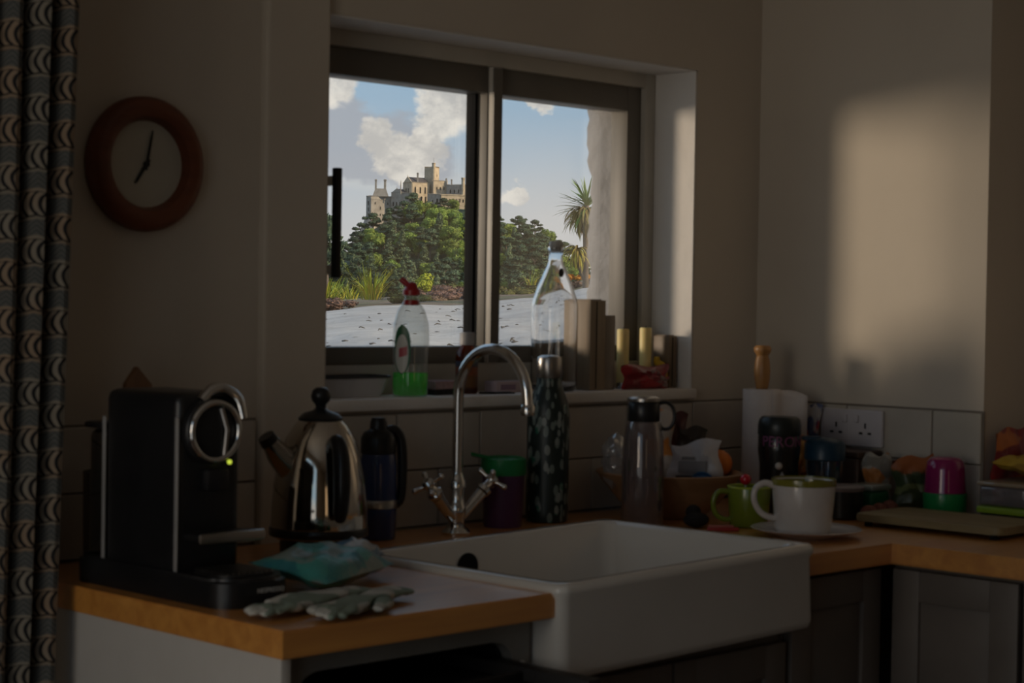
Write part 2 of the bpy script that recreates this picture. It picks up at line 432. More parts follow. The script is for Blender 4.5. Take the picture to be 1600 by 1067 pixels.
# window
def ring(bm, x0, x1, z0, z1, wl, wr, wb, wt, y0, y1, bev=.002):
    box(bm, x0, x0 + wl, y0, y1, z0, z1, bev); box(bm, x1 - wr, x1, y0, y1, z0, z1, bev)
    box(bm, x0 + wl, x1 - wr, y0, y1, z0, z0 + wb, bev); box(bm, x0 + wl, x1 - wr, y0, y1, z1 - wt, z1, bev)
bm = B(); ring(bm, .6452, 1.6608, 1.142, 1.8228, .038, .034, .056, .031, .112, .178)
win1 = struct('window_1', bm, m_frame, smooth=True)
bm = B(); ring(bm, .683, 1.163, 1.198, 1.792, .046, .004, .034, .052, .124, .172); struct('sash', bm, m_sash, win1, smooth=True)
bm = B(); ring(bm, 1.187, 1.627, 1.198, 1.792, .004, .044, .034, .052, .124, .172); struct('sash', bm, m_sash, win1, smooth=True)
bm = B(); box(bm, 1.162, 1.187, .112, .15, 1.198, 1.792, .002); struct('mullion', bm, mat('pale_frame_paint', (.62, .58, .51), .5), win1, smooth=True)
bm = B(); box(bm, 1.1625, 1.1865, .109, .1125, 1.2, 1.79); struct('dark_front', bm, m_sash, win1)  # thin dark strip laid over the pale mullion's front face
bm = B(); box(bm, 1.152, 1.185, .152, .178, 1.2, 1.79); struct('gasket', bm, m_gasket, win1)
for a, b_ in ((.729, 1.159), (1.191, 1.578)):
    bm = B(); ring(bm, a - .002, b_ + .012, 1.228, 1.748, .004, .006, .004, .006, .160, .170, 0); struct('glazing_bead', bm, m_gasket, win1)
    bm = B(); box(bm, a, b_ + .006, .163, .167, 1.230, 1.744); struct('pane', bm, m_pane, win1)
bm = B(); box(bm, .711, .725, .052, .066, 1.360, 1.560, .002); hd = struct('handle', bm, m_blackm, win1, 'black bar handle', smooth=True)
for z in (1.375, 1.537):
    bm = B(); box(bm, .712, .724, .064, .126, z - .009, z + .009, .002); struct('bracket', bm, m_frame, hd, smooth=True)

# wall tiles, two courses of 200 mm tiles in running bond
TW, TH, G = .2125, .106, .003
tiles = {}
def tile(parent, wall, s0, s1, z0):
    w = s1 - s0 - G
    key = (wall, round(w, 4))
    if key not in tiles:
        bm = B()
        if wall == 'x': box(bm, -w / 2, w / 2, -.0065, .001, 0, TH - G, .0015, 1)
        else: box(bm, -.0065, .001, -w / 2, w / 2, 0, TH - G, .0015, 1)
        tiles[key] = bm
        me_o = link_mesh('tile', bm, m_tile, parent); tiles[key] = me_o
        o = me_o
    else: o = copy_part(tiles[key], parent)
    c = (s0 + s1) / 2
    return o, c
def course(parent, wall, a, b, j0, z0, fixed):
    j = j0 + math.floor((a - j0) / TW) * TW; s = a
    while s < b - .012:
        e = min(j + TW, b); j += TW
        if e - s < .012: continue
        o, c = tile(parent, wall, s, e, z0)
        o.location = (c, fixed, z0) if wall == 'x' else (fixed, c, z0)
        s = e
for (a, b) in ((-.6, .493), (.648, 1.882)):
    course(wall_w, 'x', a, b, .814, 1.1145 - TH, 0); course(wall_w, 'x', a, b, .814 + TW / 2, 1.1145 - 2 * TH, 0)
course(wall_r, 'y', YE, -.007, -.463, 1.1145 - TH, XR); course(wall_r, 'y', YE, -.007, -.463 + TW / 2, 1.1145 - 2 * TH, XR)
course(wall_a, 'y', -1.7, YE - .003, -.70, 1.1145 - TH, XA); course(wall_a, 'y', -1.7, YE - .003, -.70 + TW / 2, 1.1145 - 2 * TH, XA)
for nm, par, a in (('grout', wall_w, (-.6, .494, -.002, .001, .90, 1.116)), ('grout', wall_w, (.647, 1.8885, -.002, .001, .90, 1.116)),
                   ('grout', wall_r, (XR - .002, XR + .001, YE - .003, -.002, .90, 1.116)), ('grout', wall_a, (XA - .002, XA + .001, -1.7, YE - .002, .90, 1.116))):
    bm = B(); box(bm, *a); struct(nm, bm, m_grout, par)

# ------------------------------------------------------------------ worktop, cabinets
poly = [(0, -.713), (.5, -.713), (.5, -.262), (1.12, -.262), (1.12, -.695), (1.392, -.695), (1.392, -2.3), (2.085, -2.3), (2.085, -.585), (1.882, -.585), (1.882, -.008), (.497, -.008), (.497, -.025), (.49, -.008), (0, -.008)]
poly = [(0, -.713), (.5, -.713), (.5, -.262), (1.12, -.262), (1.12, -.695), (1.392, -.695), (1.392, -2.3), (2.083, -2.3), (2.083, -.588), (1.880, -.588), (1.880, -.019), (0, -.019)]
bm = B(); prism(bm, poly, .863, .90)
bmesh.ops.bevel(bm, geom=[e for e in bm.edges if abs(e.verts[0].co.z - e.verts[1].co.z) < 1e-6], offset=.002, segments=2, affect='EDGES')
wt = single('worktop', bm, m_top, 'orange beech worktop running round the corner past the white sink', 'worktop', ang=30)
# white end panel + dishwasher at the left end
single('end_panel', (lambda b: (box(b, .004, .020, -.705, -.03, 0, .8625, .001), b)[1])(B()), m_white, 'white panel closing the left end under the worktop', 'panel')
dw = thing('dishwasher', 'grey dishwasher with black open inside, under the left worktop', 'dishwasher', (.262, -.37, 0))
bm = B()
x0, x1, z1, r = -.236, .228, .858, .045
pts_o = [(x0, .02), (x1, .02), (x1, z1), (x0, z1)]
def rr(x0, x1, z0, z1, r, n=6):
    o = []
    for cx_, cz_, a0 in ((x1 - r, z0 + r, -90), (x1 - r, z1 - r, 0), (x0 + r, z1 - r, 90), (x0 + r, z0 + r, 180)):
        for k in range(n + 1):
            a = math.radians(a0 + 90 * k / n); o.append((cx_ + r * math.cos(a), cz_ + r * math.sin(a)))
    return o
ins = rr(-.214, .196, .12, .832, r); outp = rr(x0, x1, .02, z1, .004)
vo = [bm.verts.new((a, -.302, c)) for a, c in outp]; vi = [bm.verts.new((a, -.302, c)) for a, c in ins]
vb = [bm.verts.new((a, -.28, c)) for a, c in ins]; vob = [bm.verts.new((a, .32, c)) for a, c in outp]
n = len(vo)
for i in range(n):
    j = (i + 1) % n
    bm.faces.new((vo[i], vo[j], vi[j], vi[i])); bm.faces.new((vi[i], vi[j], vb[j], vb[i])); bm.faces.new((vo[j], vo[i], vob[i], vob[j]))
bm.faces.new(vob)
m_dw = mat('grey_enamel', (.22, .21, .19), .4)
part('casing', bm, m_dw, dw)
bm = B(); ins2 = rr(-.213, .195, .121, .831, r)
va = [bm.verts.new((a, -.281, c)) for a, c in ins2]; vc = [bm.verts.new((a * .96 - .001, .28, .1 + (c - .1) * .96)) for a, c in ins2]
for i in range(n): bm.faces.new((va[i], va[(i + 1) % n], vc[(i + 1) % n], vc[i]))
bm.faces.new(vc); part('tub', bm, m_gasket, dw)
bm = B(); box(bm, -.195, .178, -.49, .12, .775, .787, .004)
for yy in (-.485, -.36): box(bm, -.195, .178, yy - .006, yy + .006, .66, .80, .003)
box(bm, -.195, -.185, -.49, .12, .66, .806, .003); box(bm, .150, .178, -.49, .12, .66, .806, .003)
part('rack', bm, m_blackm, dw, 'black pulled out rack')
bm = B(); box(bm, .205, .209, -.312, -.303, .1, .80, .001); part('door_seal', bm, m_white, dw)
def cabinet(name, label, x0, x1, y0, y1, z1, facing, splits, zt):
    t = thing(name, label, 'cabinet', ((x0 + x1) / 2, (y0 + y1) / 2, 0)); cx_, cy_ = (x0 + x1) / 2, (y0 + y1) / 2
    bm = B(); box(bm, x0 - cx_, x1 - cx_, y0 - cy_, y1 - cy_, .1, z1); box(bm, x0 - cx_ + (.05 if facing == 'x' else 0), x1 - cx_, y0 - cy_ + (.05 if facing == 'y' else 0), y1 - cy_, 0, .1)
    part('carcass', bm, m_cab, t, smooth=False)
    for a, b in splits:
        bm = B(); w = .055; d0, d1 = -.02, -.002
        def bx(u0, u1, z0_, z1_, e0, e1):
            if facing == 'y': box(bm, u0 - cx_, u1 - cx_, y0 - cy_ + e0, y0 - cy_ + e1, z0_, z1_, .0015)
            else: box(bm, x0 - cx_ + e0, x0 - cx_ + e1, u0 - cy_, u1 - cy_, z0_, z1_, .0015)
        z0_, z1_ = .105, zt
        bx(a, a + w, z0_, z1_, d0, d1); bx(b - w, b, z0_, z1_, d0, d1); bx(a + w, b - w, z0_, z0_ + w, d0, d1); bx(a + w, b - w, z1_ - w, z1_, d0, d1)
        d = part('door', bm, m_cab, t, ang=30)
        bm = B(); bx(a + w - .004, b - w + .004, z0_ + w - .004, z1_ - w + .004, -.012, -.003); part('panel', bm, m_cab, d, ang=30)
cabinet('base_cabinet', 'dark taupe cupboard standing under the white sink', .515, 1.115, -.655, -.03, .760, 'y', [(.52, .812), (.818, 1.11)], .752)
cabinet('base_cabinet', 'narrow taupe corner cupboard between the sink and the side run', 1.122, 1.400, -.655, -.03, .8625, 'y', [(1.126, 1.392)], .853)
cabinet('base_cabinet', 'taupe cupboard with panelled door at right in the side run', 1.425, 1.878, -.945, -.682, .8625, 'x', [(-.942, -.690)], .853)
cabinet('base_cabinet', 'taupe cupboard at the right edge of the view in the side run', 1.425, 2.07, -1.46, -.95, .8625, 'x', [(-1.455, -.953)], .853)

# ------------------------------------------------------------------ sink
sk = thing('belfast_sink', 'white ceramic belfast sink with a deep front apron', 'sink', (.495, -.73, .9125), rot=(math.radians(-.15), math.radians(-1.12), 0))
sx, sy, sh, tk = .62, .475, .1435, .024
def rect_r(x0, x1, y0, y1, r, n=6): return rr(x0, x1, y0, y1, r, n)
bm = B()
def loop(pts, z): return [bm.verts.new((a, b, z)) for a, b in pts]
prof = [(0, 0.022, -sh + .014), (-.012, .014, -sh), ]
L = []
L.append(loop(rect_r(.014, sx - .014, .014, sy - .014, .012), -sh))
L.append(loop(rect_r(.004, sx - .004, .004, sy - .004, .016), -sh + .004))
L.append(loop(rect_r(0.001, sx - .001, 0.001, sy - .001, .018), -sh + .016))
L.append(loop(rect_r(.003, sx - .003, .003, sy - .003, .018), -.022))
L.append(loop(rect_r(-.002, sx + .002, -.002, sy + .002, .020), -.014))
L.append(loop(rect_r(-.002, sx + .002, -.002, sy + .002, .020), -.006))
L.append(loop(rect_r(.003, sx - .003, .003, sy - .003, .018), 0))
L.append(loop(rect_r(tk - .004, sx - tk + .004, tk - .004, sy - tk + .004, .026), 0.0))
L.append(loop(rect_r(tk + .003, sx - tk - .003, tk + .003, sy - tk - .003, .03), -.007))
L.append(loop(rect_r(tk + .008, sx - tk - .008, tk + .008, sy - tk - .008, .034), -.10))
L.append(loop(rect_r(tk + .016, sx - tk - .016, tk + .016, sy - tk - .016, .04), -.116))
L.append(loop(rect_r(tk + .04, sx - tk - .04, tk + .04, sy - tk - .04, .05), -.122))
n = len(L[0])
for a, b in zip(L, L[1:]):
    for i in range(n): bm.faces.new((a[i], a[(i + 1) % n], b[(i + 1) % n], b[i]))
bm.faces.new(L[0][::-1]); bm.faces.new(L[-1])
part('basin', bm, m_ceram, sk, ang=60)
bm = B(); lathe(bm, [(0, 0), (.021, 0), (.024, .002), (.024, .004), (0, .004)], 24)
o = part('overflow', bm, m_gasket, sk, 'dark round overflow hole'); o.rotation_euler = (PI / 2, 0, 0); o.location = (.235, sy - tk - .004, -.046)
bm = B(); lathe(bm, [(0, 0), (.038, 0), (.042, .002), (.036, .004), (.03, .001), (0, .001)], 24); o = part('drain', bm, m_chrome, sk); o.location = (.31, .24, -.1218)

# ------------------------------------------------------------------ tap
tp = thing('kitchen_tap', 'chrome swan neck tap with two cross handles behind the sink', 'tap', (.86, -.12, .90))
bm = B(); lathe(bm, [(0, 0), (.026, 0), (.027, .004), (.022, .009), (.016, .014), (.014, .03), (.017, .036), (.017, .05), (.014, .056), (.013, .07), (.013, .085), (0, .087)], 24)
part('body', bm, m_chrome, tp)
pts = [(0, 0, .06), (0, 0, .12), (0, 0, .20), (0, 0, .25)]
for k in range(1, 19):
    a = PI * k / 18; pts.append((0, -.0875 + .0875 * math.cos(a), .25 + .0875 * math.sin(a)))
pts += [(0, -.176, .238)]
bm = B(); tube(bm, pts, .0098, 16); part('spout', bm, m_chrome, tp)
bm = B(); lathe(bm, [(0, 0), (.0118, 0), (.0125, .003), (.0125, .016), (.0105, .019), (0, .019)], 20); o = part('aerator', bm, m_chrome, tp); o.location = (0, -.1762, .224)
bm = B(); lathe(bm, [(.010, 0), (.0165, .002), (.0165, .014), (.012, .022), (.0105, .03)], 20); o = part('collar', bm, m_chrome, tp); o.location = (0, 0, .082)
for s in (-1, 1):
    bm = B(); tube(bm, [(s * .008, 0, .030), (s * .03, -.002, .048), (s * .055, -.006, .072)], [.010, .0105, .012], 14)
    ar = part('arm', bm, m_chrome, tp)
    Mh = Matrix.Translation((s * .060, -.007, .0768)) @ Vector((s * .72, -.10, .69)).to_track_quat('Z', 'Y').to_matrix().to_4x4()
    bm = B(); lathe(bm, [(0, -.004), (.014, -.004), (.015, .004), (.009, .010), (.008, .020), (.011, .024), (.011, .032), (.006, .037), (0, .037)], 18)
    for k in range(4):
        a = PI / 4 + k * PI / 2; d = Vector((math.cos(a), math.sin(a), 0))
        tube(bm, [d * .006 + Vector((0, 0, .026)), d * .018 + Vector((0, 0, .027)), d * .026 + Vector((0, 0, .028))], [.0042, .004, .0052], 10); ball(bm, d * .027 + Vector((0, 0, .028)), .0058, 2)
    for v in bm.verts: v.co = Mh @ v.co
    part('cross_handle', bm, m_chrome, ar)

# ------------------------------------------------------------------ wall clock
ck = thing('wall_clock', 'round wooden rimmed clock on the wall left of the window', 'clock', (.2575, -.0005, 1.5345), rot=(PI / 2, 0, 0))
m_rim = wood('cherry_wood', (.12, .032, .011), (.19, .053, .018), .45, 0)
bm = B(); lathe(bm, [(.0, 0), (.104, 0), (.1095, .006), (.1085, .020), (.100, .031), (.088, .034), (.076, .029), (.071, .018), (.070, .012)], 64)
part('rim', bm, m_rim, ck, 'reddish brown wooden rim')
bm = B(); lathe(bm, [(0, .012), (.0712, .012)], 48); part('dial', bm, mat('cream_dial', (.50, .46, .37), .6, var=.04), ck, 'plain cream dial')
def hand(L_, w, tail, a, z, nm):
    bm = B(); prism(bm, [(-w, -tail), (w, -tail), (w * .8, L_ * .8), (w * .35, L_), (-w * .35, L_), (-w * .8, L_ * .8)], z, z + .0012)
    o = part(nm, bm, m_black, ck); o.rotation_euler = (0, 0, -a)
hand(.056, .0026, .010, math.radians(11), .0150, 'minute_hand'); hand(.038, .0034, .010, math.radians(213), .0135, 'hour_hand')
bm = B(); lathe(bm, [(0, .012), (.005, .012), (.005, .0175), (0, .0175)], 16); part('hub', bm, m_black, ck)

# ------------------------------------------------------------------ curtain
def curtain_mat():
    m = bpy.data.materials.new('printed_curtain'); m.use_nodes = True; nt, b = nodes(m)
    uv = nt.nodes.new('ShaderNodeTexCoord'); s = sepxyz(nt, uv.outputs['UV']); u = s[0] - .122; v = s[1] * (1 / .0665)
    nz = noise(nt, vmap(nt, uv.outputs['UV'], (.08, 1, 1)), 60, 2); col = u.floor(); fu = u.fract()
    v = v + (col * .5) + (fu - .5).abs() * .35 + (nz - .5) * .08
    fv = v.fract(); du = (fu - .5)
    sgn = ((col + v.floor()) * .5).fract().gt(.25) * 2 - 1
    bow = (fv - .29) * (fv - .29) * 2.6
    st = ((fu + bow * .45) * 10.5 + .25).fract()
    stripe = st.gt(.42) * du.abs().lt(.30) * fv.gt(.05) * fv.lt(.53)
    lf = 1 - ((du * du) * 9.5 + (fv - .78) * (fv - .78) * 34)
    leaf = lf.gt(0); vein = ((du.abs() * 13 + fv * 9).fract()).gt(.78) * leaf
    rim = fv.gt(.545) * fv.lt(.61) * du.abs().lt(.46)
    rim2 = (fv.gt(.955) + fv.lt(.02)).clamp() * du.abs().lt(.3)
    c = mixc(nt, leaf, (.018, .018, .019), (.075, .08, .078)); c = mixc(nt, vein, c, (.13, .13, .12))
    warm = mixc(nt, noise(nt, vmap(nt, uv.outputs['UV'], (.1, 1, 1)), 9, 1).smooth(.4, .6), (.26, .235, .19), (.29, .215, .15))
    c = mixc(nt, (rim * .8 + rim2 * .7 + stripe * .85).clamp(), c, warm)
    nt.links.new(c, b.inputs['Base Color']); b.inputs['Roughness'].default_value = .9; b.inputs['Specular IOR Level'].default_value = .15
    return m
bm = B(); uvl = bm.loops.layers.uv.new('uv'); nx, nz = 110, 40; grid = []
ulen = [0]
def cur(u, v):   # u 0..1 from the right edge to the left, v height
    x = -.016 - .50 * u + (v - 1.2) * .024 * (1 - u); ph = u * 2 * PI * 11.5
    return Vector((x + .006 * math.sin(2 * ph + 1), -.225 + .026 * math.sin(ph + .8 + .25 * math.sin(v * 1.3)) + .006 * math.sin(v * 2 + u * 9), v))
for j in range(nz + 1):
    v = .03 + 2.36 * j / nz; grid.append([bm.verts.new(cur(i / nx, v)) for i in range(nx + 1)])
for i in range(nx): ulen.append(ulen[-1] + (cur((i + 1) / nx, 1.2) - cur(i / nx, 1.2)).length)
for j in range(nz):
    for i in range(nx):
        f = bm.faces.new((grid[j][i], grid[j][i + 1], grid[j + 1][i + 1], grid[j + 1][i]))
        for l, (ii, jj) in zip(f.loops, ((i, j), (i + 1, j), (i + 1, j + 1), (i, j + 1))): l[uvl].uv = (ulen[ii] / ulen[-1] * 11.5, .03 + 2.36 * jj / nz)
cu_ = link_mesh('curtain', bm, curtain_mat())
md = cu_.modifiers.new('thickness', 'SOLIDIFY'); md.thickness = .002
tag(cu_, 'dark curtain printed with pale leaf and stripe motifs in vertical folds', 'curtain')
cr = thing('curtain_rod', 'dark rod carrying the printed curtain under the ceiling', 'curtain rod', (-.25, -.225, 2.405))
bm = B(); tube(bm, [(-.30, 0, 0), (.30, 0, 0)], .011, 14); part('rod', bm, m_blackm, cr)
for xx in (-.28, .28):
    bm = B(); box(bm, xx - .007, xx + .007, -.006, .2245, -.006, .006); part('bracket', bm, m_blackm, cr, smooth=False)
#PART3
# ------------------------------------------------------------------ things on the left worktop
m_led = mat('lit_led', (.6, .7, .1), .4, emit=(.5, .6, .05))
m_strip = mat('satin_strip', (.55, .54, .53), .45, .6)
m_print = mat('pale_print', (.45, .45, .43), .5)
cm = thing('coffee_machine', 'black pod coffee machine with round chrome lever at the worktop end', 'coffee machine', (.09, -.33, .90))
bm = B(); box(bm, -.054, .056, -.098, .085, .03, .287, .014, 3)
part('body', bm, m_black, cm, ang=50)
bm = B(); box(bm, -.0565, -.0535, -.101, -.094, .040, .254, .001); part('trim_strip', bm, m_strip, cm, 'chrome trim strip')
bm = B(); box(bm, -.0565, -.0535, .080, .087, .040, .246, .001); part('trim_strip', bm, m_strip, cm, 'chrome trim strip')
bm = B(); box(bm, -.044, .046, .087, .145, .03, .225, .012, 3); tk_ = part('water_tank', bm, thin_glass('smoky_plastic', (.35, .32, .28), .05), cm, 'smoky see-through water tank', ang=50)
bm = B(); box(bm, -.048, .05, .085, .150, .226, .236, .004); part('tank_lid', bm, m_black, tk_)
# brewing head with lever ring
bm = B(); lathe(bm, [(0, 0), (.040, 0), (.045, .004), (.046, .030), (.044, .040), (.038, .046), (0, .048)], 36)
for v in bm.verts: v.co = Vector((v.co.x - .004, -.098 - v.co.z * .36, v.co.y + .234))
hd_ = part('brew_head', bm, m_black, cm, ang=50)
bm = B(); tube(bm, [(-.004 + .040 * math.cos(a), -.117, .234 + .040 * math.sin(a)) for a in [2 * PI * k / 40 for k in range(41)]], .0045, 10, False); part('lever_ring', bm, m_chrome, hd_, 'chrome lever ring')
bm = B(); tube(bm, [(-.02, -.104, .276), (0, -.100, .291), (.022, -.100, .292), (.040, -.108, .277), (.043, -.117, .25)], [.007, .008, .008, .008, .006], 12); part('lever', bm, m_chrome, hd_, 'chrome lever')
bm = B(); tube(bm, [(.006, -.116, .266), (.014, -.119, .236), (.012, -.116, .199)], .0035, 10); part('lever_arm', bm, m_chromed, hd_)
bm = B(); box(bm, -.016, .022, -.118, -.098, .150, .182, .006); part('coffee_spout', bm, m_black, cm)
bm = B(); ball(bm, (.022, -.115, .190), .0036, 2); part('indicator_light', bm, m_led, cm, 'small yellow green light')
bm = B(); ball(bm, (.057, -.08, .192), .0045, 2); part('side_button', bm, m_chrome, cm)
bm = B(); box(bm, -.046, .062, -.140, -.098, .084, .094, .004); cs = part('cup_shelf', bm, m_black, cm)
bm = B(); box(bm, -.048, .064, -.146, -.140, .081, .096, .003); part('shelf_edge', bm, m_chromed, cs, 'chrome edge of the cup shelf')
bm = B(); o_ = rr(-.058, .066, -.215, .17, .04, 8); prism(bm, o_, 0, .040)
bmesh.ops.bevel(bm, geom=[e for e in bm.edges if e.verts[0].co.z > .039 and e.verts[1].co.z > .039], offset=.006, segments=3, affect='EDGES')
bs = part('base', bm, m_black, cm, ang=50)
bm = B(); o_ = rr(-.044, .052, -.200, -.105, .03, 6); prism(bm, o_, .040, .043); part('drip_grid', bm, m_blackm, bs)
bm = B()
for k in range(9): box(bm, -.036 + k * .0095, -.032 + k * .0095, -.19, -.115, .043, .0455)
part('grid_bar', bm, m_chromed, bs, kind='stuff')
text_mesh('NESPRESSO', .009, m_print, bs, 'lettering', Matrix.Translation((.020, -.2155, .022)) @ Matrix.Rotation(PI / 2, 4, 'X'))
# spatula in a dark pot behind the machine
up = thing('utensil_pot', 'dark pot behind the black coffee machine holding a wooden spatula', 'pot', (.150, -.105, .90))
bm = B(); lathe(bm, [(0, 0), (.045, 0), (.05, .01), (.052, .15), (.049, .15), (.046, .012), (0, .010)], 28); part('vessel', bm, mat('dark_stoneware', (.06, .045, .035), .4), up)
m_spat = wood('spatula_wood', (.16, .07, .03), (.26, .13, .06), .55, 2)
sp = thing('wooden_spatula', 'wooden spatula standing up behind the black coffee machine', 'spatula', (.152, -.105, .915), rot=(0, .16, .3))
bm = B(); prism(bm, [(-.006, 0), (.006, 0), (.006, .19), (.030, .215), (.032, .275), (-.008, .298), (-.030, .268), (-.026, .215), (-.006, .19)], -.004, .004)
for v in bm.verts: v.co = Vector((v.co.x, v.co.z, v.co.y))
part('blade', bm, m_spat, sp)

# kettle
kt = thing('kettle', 'shiny dome kettle with black knob beside the sink', 'kettle', (.485, -.188, .90), rz=.0)
bm = B(); lathe(bm, [(0, 0), (.060, 0), (.063, .004), (.064, .022), (.062, .028), (0, .028)], 40); part('power_base', bm, m_black, kt)
bm = B(); lathe(bm, [(0, .0285), (.070, .0285), (.079, .036), (.080, .05), (.0785, .085), (.074, .125), (.067, .160), (.057, .192), (.044, .214), (.030, .228), (.020, .233), (0, .234)], 56); part('body', bm, mat('polished_steel', (.62, .57, .50), .07, 1, var=.02), kt, ang=60)
bm = B(); lathe(bm, [(.0805, .034), (.0815, .036), (.0815, .046), (.0803, .048)], 48); part('foot_band', bm, m_black, kt)
bm = B(); lathe(bm, [(.036, .222), (.037, .226), (.028, .234), (.012, .239), (.008, .243), (.009, .248), (.0145, .254), (.0165, .262), (.014, .271), (.008, .276), (0, .277)], 32); part('lid_knob', bm, m_black, kt, 'black lid with round knob')
dl = Vector((-.93, .15, 0)).normalized()
bm = B(); tube(bm, [dl * .055 + Vector((0, 0, .150)), dl * .078 + Vector((0, 0, .170)), dl * .098 + Vector((0, 0, .196))], [.026, .020, .013], 18)
part('spout', bm, mat('steel_spout', (.42, .40, .37), .12, 1), kt)
bm = B(); tube(bm, [dl * .093 + Vector((0, 0, .188)), dl * .101 + Vector((0, 0, .199))], [.0155, .0145], 18); part('spout_tip', bm, m_black, kt)
dh = Vector((-.342, -.94, 0)).normalized()
bm = B(); tube(bm, [dh * .058 + Vector((0, 0, .188)), dh * .085 + Vector((0, 0, .192)), dh * .103 + Vector((0, 0, .168)), dh * .108 + Vector((0, 0, .12)), dh * .104 + Vector((0, 0, .082)), dh * .098 + Vector((0, 0, .068))], [.009, .012, .0135, .0135, .012, .008], 16); part('handle', bm, m_black, kt, 'black grip handle')

# blue bottle
bb = thing('blue_bottle', 'blue flask with black cap and strap handle behind the kettle', 'flask', (.701, -.085, .90))
bm = B(); lathe(bm, [(0, 0), (.030, 0), (.033, .004), (.034, .06), (.033, .13), (.029, .155), (.024, .162)], 32); part('body', bm, mat('blue_enamel', (.02, .045, .16), .22, coat=.4), bb)
bm = B(); lathe(bm, [(.034, .055), (.0352, .056), (.0352, .068), (.034, .07)], 32); part('band', bm, m_chromed, bb)
bm = B(); lathe(bm, [(.029, .150), (.031, .152), (.031, .178), (.026, .188), (.016, .194), (.015, .206), (.012, .214), (0, .215)], 28); part('cap', bm, m_black, bb)
bm = B(); tube(bm, [(.012, -.006, .190), (.026, -.014, .192), (.036, -.020, .172), (.038, -.022, .12), (.036, -.020, .070), (.026, -.012, .058)], [.008, .009, .009, .009, .008, .007], 12); part('handle', bm, m_black, bb, 'black strap handle')

# wipes packet and garden gloves
m_teal = patches('turquoise_print', [(.035, .25, .25), (.03, .20, .23), (.06, .32, .29), (.20, .28, .26)], 16, .4, .1)
t_ = single('wipes_packet', (lambda b: (bag(b, .225, .125, .042, 3, 16, 12, crump=.005), b)[1])(B()), m_teal, 'crumpled turquoise packet lying before the kettle', 'packet', (.302, -.512, .923), rot=(math.radians(-80), 0, math.radians(24)))
m_lab = patches('pale_blue_label', [(.40, .44, .48), (.08, .20, .34), (.50, .52, .53)], 26, .4, .1, 2)
bm = B(); bag(bm, .075, .062, .034, 8, 8, 8, crump=.004); o = part('printed_end', bm, m_lab, t_, 'pale end printed in blue'); o.location = (.098, -.006, .028)
bm = B(); bag(bm, .03, .035, .014, 9, 6, 6, crump=.004); o = part('green_corner', bm, mat('green_film', (.02, .20, .11), .35), t_, 'green folded corner'); o.location = (.135, 0, .042)
m_glove = patches('grey_white_cloth', [(.52, .51, .46), (.42, .42, .38), (.20, .25, .20)], 20, .85, 0, 1)
def glove(label, loc, rot, seed, flip=1):
    me = bpy.data.meshes.new('garden_glove'); V = []; E_ = []; R = []
    def add(p, r, prev=None):
        V.append(p); R.append(r)
        if prev is not None: E_.append((prev, len(V) - 1))
        return len(V) - 1
    r = random.Random(seed)
    a = add((0, 0, 0), (.022, .012)); b = add((.035, 0, .003), (.023, .013), a); c = add((.07, 0, .002), (.025, .013), b); d = add((.10, 0, .001), (.024, .012), c)
    cuff = add((-.03, 0, -.001), (.026, .011), a); add((-.060, .004, -.003), (.032, .010), cuff)
    for k, (yy, L_) in enumerate(((-.030, .058), (-.010, .072), (.011, .068), (.030, .050))):
        p = add((.115, yy * .62 * flip, .001), (.0115, .010), d); w = r.uniform(-.008, .008)
        q = add((.115 + L_ * .5, yy * .66 * flip + w * .5, .004 + r.uniform(-.002, .004)), (.0105, .009), p)
        add((.115 + L_, yy * .66 * flip + w * .8, -.001), (.0085, .0075), q)
    p = add((.060, -.030 * flip, .001), (.014, .011), b); q = add((.085, -.040 * flip, .003), (.012, .010), p); add((.108, -.043 * flip, 0), (.0095, .008), q)
    me.from_pydata(V, E_, []); me.update(); o = bpy.data.objects.new('garden_glove', me); COL.objects.link(o)
    bmx = bmesh.new(); bmx.from_mesh(me); ly = bmx.verts.layers.skin.verify()
    bmx.verts.ensure_lookup_table()
    for i, v in enumerate(bmx.verts): v[ly].radius = R[i]
    bmx.verts[1][ly].use_root = True
    bmx.to_mesh(me); bmx.free()
    s = o.modifiers.new('skin', 'SKIN'); s.use_smooth_shade = True
    u = o.modifiers.new('sub', 'SUBSURF'); u.levels = 2; u.render_levels = 2
    me.materials.append(m_glove); o.location = loc; o.rotation_euler = rot; o.scale = (1, 1, .62)
    tx = bpy.data.textures.new('folds', 'CLOUDS'); tx.noise_scale = .03; dm = o.modifiers.new('folds', 'DISPLACE'); dm.texture = tx; dm.strength = .012; dm.mid_level = .5; dm.texture_coords = 'LOCAL'
    return tag(o, label, 'glove', 'garden gloves on the worktop')
glove('pale cloth glove reaching furthest left on the wooden worktop', (.193, -.590, .914), (.03, .02, math.radians(195)), 3)
glove('pale cloth glove lying nearest the front edge of the worktop', (.238, -.632, .914), (-.03, .02, math.radians(203)), 5, -1)

# ------------------------------------------------------------------ things along the back of the worktop
pt = thing('snack_tumbler', 'purple tumbler with green spouted lid behind the tap', 'tumbler', (1.008, -.09, .90))
bm = B(); lathe(bm, [(0, 0), (.034, 0), (.036, .004), (.0405, .105), (.038, .105), (.034, .006), (0, .006)], 36); part('cup', bm, mat('purple_plastic', (.085, .03, .085), .35), pt)
bm = B(); lathe(bm, [(.042, .098), (.043, .100), (.0425, .128), (.036, .131), (.030, .126), (0, .125)], 36); lidp = part('lid', bm, mat('green_plastic', (.012, .21, .06), .35), pt, 'green plastic lid')
bm = B(); prism(bm, [(-.012, -.012), (-.010, .010), (-.060, .026), (-.070, .016)], .122, .128)
for v in bm.verts: v.co.z += max(0, -.02 - v.co.x) * .28
part('spout', bm, lidp.data.materials[0], lidp)

